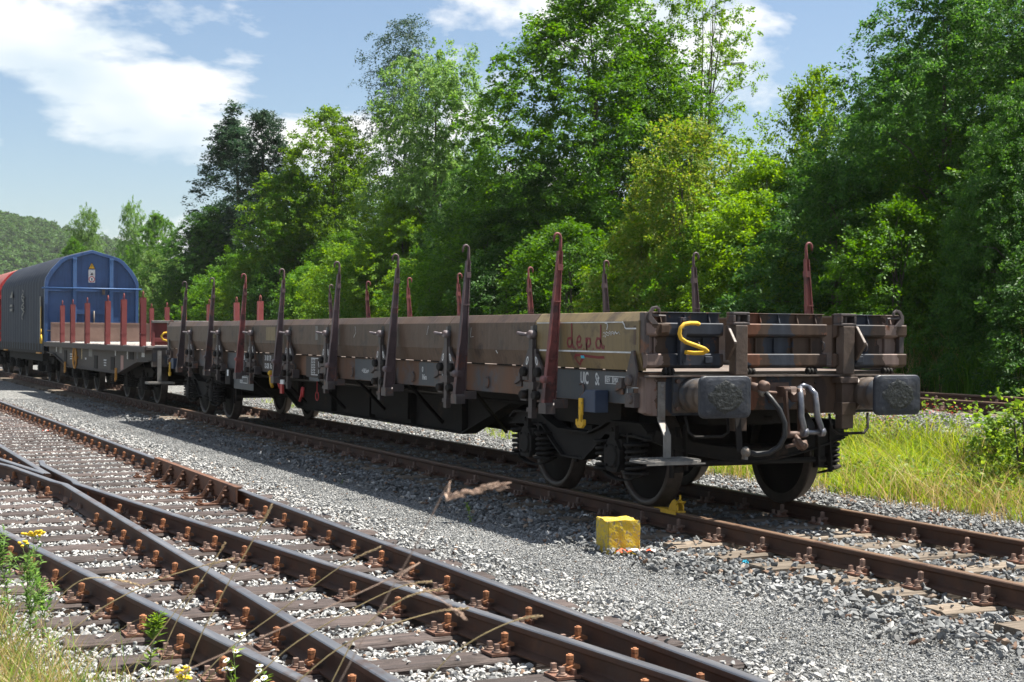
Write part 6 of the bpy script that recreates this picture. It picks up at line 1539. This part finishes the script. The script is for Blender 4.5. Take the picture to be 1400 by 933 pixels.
# leafy sapling at the right edge
def sapling(px, x, h, label, name='verge_sapling', n=900, leaf=.075, mat='weed', seed=3, rad=.5):
    yy = pixel_y(px, x); me, P = crown_mesh('crown', LEAF[mat], seed=seed, H=h, R=rad, n_spray=max(30, n // 12), per=12, leaf=leaf, shape='bush', spray=.16, low=.05, lob=.4, droop=.0)
    t = thing(name, label, 'shrub', (x, yy, ground_z(x, yy) - .02)); link('crown', me, t); link('trunk', trunk_mesh(seed, h, rad, P, .018, stems=3, limbs=12), t)
sapling(1402, 3.9, 1.1, 'leafy shrub at the right edge, partly over the raised track', n=1500, rad=.42)
sapling(1362, 4.5, .6, 'small bright leafy shrub left of the one at the right edge', n=450, rad=.28, seed=5)

# ------------------------------------------------------------------ plants beside the camera
def frame_point(px, py, depth):
    k = 2069.7; return CAM_POS + _f * depth + _r * ((px - 700) / k * depth) - _u * ((py - 466.5) / k * depth)
def grass_stalk(points, label, ear=.10, seed=1, thick=.0016, name='grass_stalk', mat='straw', earr=.006):
    """A flowering grass: thin bowed culm rising from the ground, with an ear of overlapping spikelets."""
    P = [Vector(p) for p in points]; rnd = random.Random(seed)
    t = thing(name, label, 'grass stalk', (P[0].x, P[0].y, P[0].z)); o = P[0]
    pts = []
    for i in range(len(P) - 1):
        a = P[max(i - 1, 0)]; b = P[i]; c = P[i + 1]; d = P[min(i + 2, len(P) - 1)]
        for k in range(5):
            u = k / 5; pts.append(.5 * ((2 * b) + (-a + c) * u + (2 * a - 5 * b + 4 * c - d) * u * u + (-a + 3 * b - 3 * c + d) * u ** 3) - o)
    pts.append(P[-1] - o)
    mb = MB(); mb.tube(pts, [thick * (1.25 - .6 * i / len(pts)) for i in range(len(pts))], 5); mb.build('culm', M[mat], t)
    # ear: spikelets along the last stretch
    if ear:
        acc = 0; mb = MB(); i = len(pts) - 1; last = pts[-1]
        path = []
        while i > 0 and acc < ear:
            path.append(pts[i]); acc += (pts[i] - pts[i - 1]).length; i -= 1
        path.append(pts[i]); n = int(ear / .0026)
        for q in range(n):
            f = q / max(1, n - 1) * (len(path) - 1.001); a = path[int(f)].lerp(path[int(f) + 1], f - int(f)); d = (path[int(f)] - path[int(f) + 1]).normalized()
            side = d.cross(Vector((rnd.uniform(-1, 1), rnd.uniform(-1, 1), rnd.uniform(-1, 1)))).normalized()
            g = (math.sin(math.pi * min(1, (q + 4) / (n + 4)) ** .8) * .65 + .35) * rnd.uniform(.7, 1.15); L = .009 * rnd.uniform(.8, 1.3) * (earr / .006) ** .35
            c = a + side * earr * .38 * g; mb.tube([c - d * L * .4, c + side * L * .10 + d * L * .1, c + d * L * .7 + side * L * .22], [.0005, earr * .24 * g, .0004], 5)
        mb.build('ear', M['earpink' if mat == 'earpink' else 'earstraw'], t)
    return t
M['earstraw'] = pmat('grass ear', [(.3, (.36, .24, .14)), (.7, (.58, .44, .28))], scale=60, rough=.7, bump=0)
M['earpink'] = pmat('pinkish grass ear', [(.3, (.30, .19, .14)), (.7, (.55, .40, .30))], scale=60, rough=.7, bump=0)
FP = frame_point
def stalk_path(pts, depth, bow=.6, step=.1):
    """frame points from the lowest to the tip, carried down to the ground in a gentle bow"""
    (x1, y1), (x2, y2) = pts[0], pts[1]; row = 458 + (CAM_POS.z + .05) * 2069.7 / depth
    sl = (x2 - x1) / (y2 - y1); bx = x1 + sl * (row - y1) * bow; mid = (x1 + sl * (row - y1) * .42 * (1 + bow) / 2, (y1 + row) / 2)
    b = FP(bx, row, depth); return [Vector((b.x, b.y, -.05)), FP(mid[0], mid[1], depth)] + [FP(q[0], q[1], depth - step * (k + 1)) for k, q in enumerate(pts)]
grass_stalk(stalk_path([(590, 706), (612, 682), (645, 672), (692, 664)], 2.75, .25, .02), 'blurred pinkish grass ear standing alone in front of the wagon shadow', ear=.125, seed=2, thick=.0010, earr=.0115, mat='earpink')
grass_stalk(stalk_path([(515, 800), (545, 792), (590, 812), (636, 845)], 3.4, .2, .02), 'drooping reddish grass ear bent over the shiny rails', ear=.05, seed=3, thick=.0012, earr=.008, mat='earpink')
ST = [((250, 5.6), (300, 900), (390, 830), (470, 772), (520, 748), 'dry stalk leaning right, ear over the second rail'),
      ((330, 5.2), (372, 905), (452, 850), (540, 805), (590, 795), 'dry stalk with long ear crossing the middle sleepers'),
      ((395, 5.0), (430, 912), (500, 868), (590, 838), (640, 832), 'pale stalk with bowed ear near the bottom centre'),
      ((200, 6.0), (232, 870), (262, 815), (296, 762), (308, 742), 'straight stalk rising in front of the check rail'),
      ((70, 6.2), (120, 845), (200, 800), (262, 778), (320, 764), 'golden stalk arching right over the nearest rail'),
      ((150, 5.8), (190, 905), (222, 860), (252, 820), (276, 794), 'short pale stalk with ear beside the nearest rail'),
      ((445, 4.8), (470, 900), (505, 850), (560, 815), (604, 806), 'stalk with feathery ear at the bottom, right of the daisies'),
      ((235, 5.0), (262, 900), (300, 820), (348, 735), (372, 690), 'tall straight stalk ending over the far sleepers'),
      ((20, 5.4), (60, 850), (100, 800), (140, 790), (190, 800), 'nodding stalk at the left edge above the dry grass'),
      ((560, 4.6), (590, 925), (640, 880), (700, 850), (742, 842), 'thin stalk leaning over the bottom rails')]
for i, s in enumerate(ST):
    d = s[0][1]; pts = stalk_path(s[1:5], d, .55)
    grass_stalk(pts, s[5], ear=.15 if i % 2 == 0 else .11, seed=20 + i, thick=.0021, earr=.0075)
def weed(base, h, label, cat, name, seed, flower=None, leaves=26, leafL=.07, branch=5, leafmat='weed'):
    rnd = random.Random(seed); t = thing(name, label, cat, tuple(base)); mb = MB(); tips = []; C = []; U = []; V = []
    def stem(a, d, L, r, lvl):
        pts = [Vector(a)]; dd = Vector(d).normalized()
        for i in range(5):
            dd = (dd + Vector((rnd.uniform(-.10, .10), rnd.uniform(-.10, .10), .05))).normalized(); pts.append(pts[-1] + dd * L / 5)
        mb.tube(pts, [r * (1 - .13 * i) for i in range(6)], 5)
        nl = leaves if lvl == 0 else leaves // 3
        for q in range(nl):
            f = rnd.uniform(.05, 1) * 4.99; p = pts[int(f)].lerp(pts[int(f) + 1], f - int(f)); u = Vector((rnd.uniform(-1, 1), rnd.uniform(-1, 1), rnd.uniform(-.1, .8))).normalized(); l = leafL * rnd.uniform(.5, 1.2) * (1 - .08 * f)
            v = u.cross(Vector((rnd.uniform(-.3, .3), rnd.uniform(-.3, .3), 1))).normalized(); C.append(p + u * l * .5); U.append(u * l * .5); V.append(v * l * .13)
        if lvl == 0:
            for b in range(branch):
                f = rnd.uniform(.45, .95) * 5; i = min(4, int(f)); stem(pts[i].lerp(pts[i + 1], f - i), dd + Vector((rnd.uniform(-.8, .8), rnd.uniform(-.8, .8), .3)), L * .32, r * .6, 1)
        tips.append(pts[-1])
    stem((0, 0, 0), (rnd.uniform(-.12, .12), rnd.uniform(-.12, .12), 1), h, .0035, 0)
    mb.build('stem', M['stemgreen'], t)
    arr = lambda q: np.array([[*v] for v in q]); link('leaves', leaf_quads(arr(C), arr(U), arr(V), np.full(len(C), -.004), 'leaves', LEAF[leafmat]), t)
    if flower:
        for p in tips:
            for q in range(flower[1]):
                c = p + Vector((rnd.uniform(-1, 1), rnd.uniform(-1, 1), rnd.uniform(-.3, .6))) * flower[2]; f = MB()
                if flower[0] == 'daisy':
                    ax = Vector((rnd.uniform(-.4, .4) - .3, rnd.uniform(-.4, .4) - .5, 1)).normalized(); e1 = ax.cross(Vector((1, 0, .1))).normalized(); e2 = ax.cross(e1)
                    f.lathe(c, ax, [(0, .006), (.004, .005), (.006, .002)], 10, 1)
                    for k in range(13):
                        a = 2 * math.pi * k / 13; o = e1 * math.cos(a) + e2 * math.sin(a); s_ = e2 * math.cos(a) - e1 * math.sin(a)
                        f.add([c + o * .005 - s_ * .0015, c + o * .005 + s_ * .0015, c + o * .015 + s_ * .0026, c + o * .0165, c + o * .015 - s_ * .0026], [(0, 1, 2, 3, 4)], 0)
                    f.build('flower', [M['petal'], M['goldf']], t)
                else:
                    f.lathe(c, (rnd.uniform(-.3, .3), rnd.uniform(-.3, .3), 1), [(0, .003), (.006, .010), (.010, .011), (.014, .006)], 9, 0); f.build('flower', [M['goldf']], t)
M['stemgreen'] = flat('green stem', (0.14, 0.20, 0.05)); M['petal'] = flat('white petal', (0.78, 0.78, 0.74)); M['goldf'] = flat('golden flower', (0.78, 0.52, 0.02))
def gnd(px, py):
    d = _f + _r * ((px - 700) / 2069.7) - _u * ((py - 466.5) / 2069.7); t = (-.05 - CAM_POS.z) / d.z; return CAM_POS + d * t
weed(gnd(52, 885), .62, 'tall ragwort with yellow flower head at the left over the nearest rail', 'wildflower', 'ragwort', 41, ('gold', 7, .028), leaves=30, leafL=.07, branch=3, leafmat='pale')
weed(gnd(205, 925), .30, 'bushy green weed beside the nearest rail', 'weed', 'green_weed', 42, None, leaves=46, leafL=.075, branch=6)
weed(gnd(20, 880), .60, 'feathery grey-green weed at the left frame edge', 'weed', 'feathery_weed', 43, None, leafmat='pale', leaves=60, leafL=.075, branch=9)
weed(gnd(40, 915), .52, 'second feathery weed in front of the one at the left edge', 'weed', 'feathery_weed', 44, None, leafmat='pale', leaves=55, leafL=.07, branch=9)
weed(gnd(70, 900), .50, 'feathery weed nearest the ragwort', 'weed', 'feathery_weed', 45, None, leafmat='pale', leaves=50, leafL=.07, branch=8)
p = gnd(318, 1005); weed(p, .36, 'white daisies at the bottom edge, left clump', 'wildflower', 'daisy', 46, ('daisy', 1, .012), leaves=20, leafL=.05, branch=4)
p = gnd(372, 1010); weed(p, .28, 'white daisies at the bottom edge, right clump', 'wildflower', 'daisy', 47, ('daisy', 1, .012), leaves=20, leafL=.05, branch=4)
weed(gnd(240, 990), .24, 'low yellow flowers at the bottom edge left of the daisies', 'wildflower', 'yellow_weed', 48, ('gold', 5, .016), leaves=24, leafL=.04, branch=4)
weed(gnd(645, 722), .24, 'single bright green weed at the edge of the wagon shadow', 'weed', 'single_weed', 49, None, leaves=44, leafL=.05, branch=1)
weed(gnd(468, 668), .09, 'tiny green weed at the shadow edge farther left', 'weed', 'tiny_weed', 50, None, leaves=16, leafL=.03, branch=2)
def tuft():
    c = [gnd(-40, 930), gnd(10, 975), gnd(60, 1010), gnd(-20, 870), gnd(130, 1030)]
    X = []; Y = []
    for q, (n, s) in zip(c, ((800, .20), (800, .20), (500, .20), (260, .13), (200, .2))):
        X.append(RNG.normal(q.x, s, n)); Y.append(RNG.normal(q.y, s, n))
    X = np.concatenate(X); Y = np.concatenate(Y); n = len(X); h = RNG.uniform(.06, .40, n)
    blades('dry_grass_clump', X, Y, np.full(n, -.06), h, .0045, .85, LEAF['dry'], 'matted dry straw grass in the bottom left corner', 'grass', seg=4)
    k = RNG.uniform(0, 1, n) < .45
    blades('green_grass_clump', X[k] + .02, Y[k], np.full(k.sum(), -.06), h[k] * 1.05, .005, .6, LEAF['weed'], 'green blades among the dry straw in the bottom left corner', 'grass', seg=4)
tuft()

# ------------------------------------------------------------------ summer haze
def build_haze():
    mb = MB(); mb.box(-1560, 1560, -660, 2260, -1.6, 74); m = bpy.data.materials.new('haze'); m.use_nodes = True; nt = m.node_tree; nt.nodes.clear()
    out = nt.nodes.new('ShaderNodeOutputMaterial'); v = nt.nodes.new('ShaderNodeVolumePrincipled'); v.inputs['Density'].default_value = HAZE; v.inputs['Color'].default_value = (.92, .96, 1, 1); v.inputs['Anisotropy'].default_value = .2
    nt.links.new(v.outputs[0], out.inputs['Volume']); tag(mb.build('haze', m), 'thin bluish summer haze over the valley', 'haze', kind='stuff')
HAZE = 0.00012
build_haze()
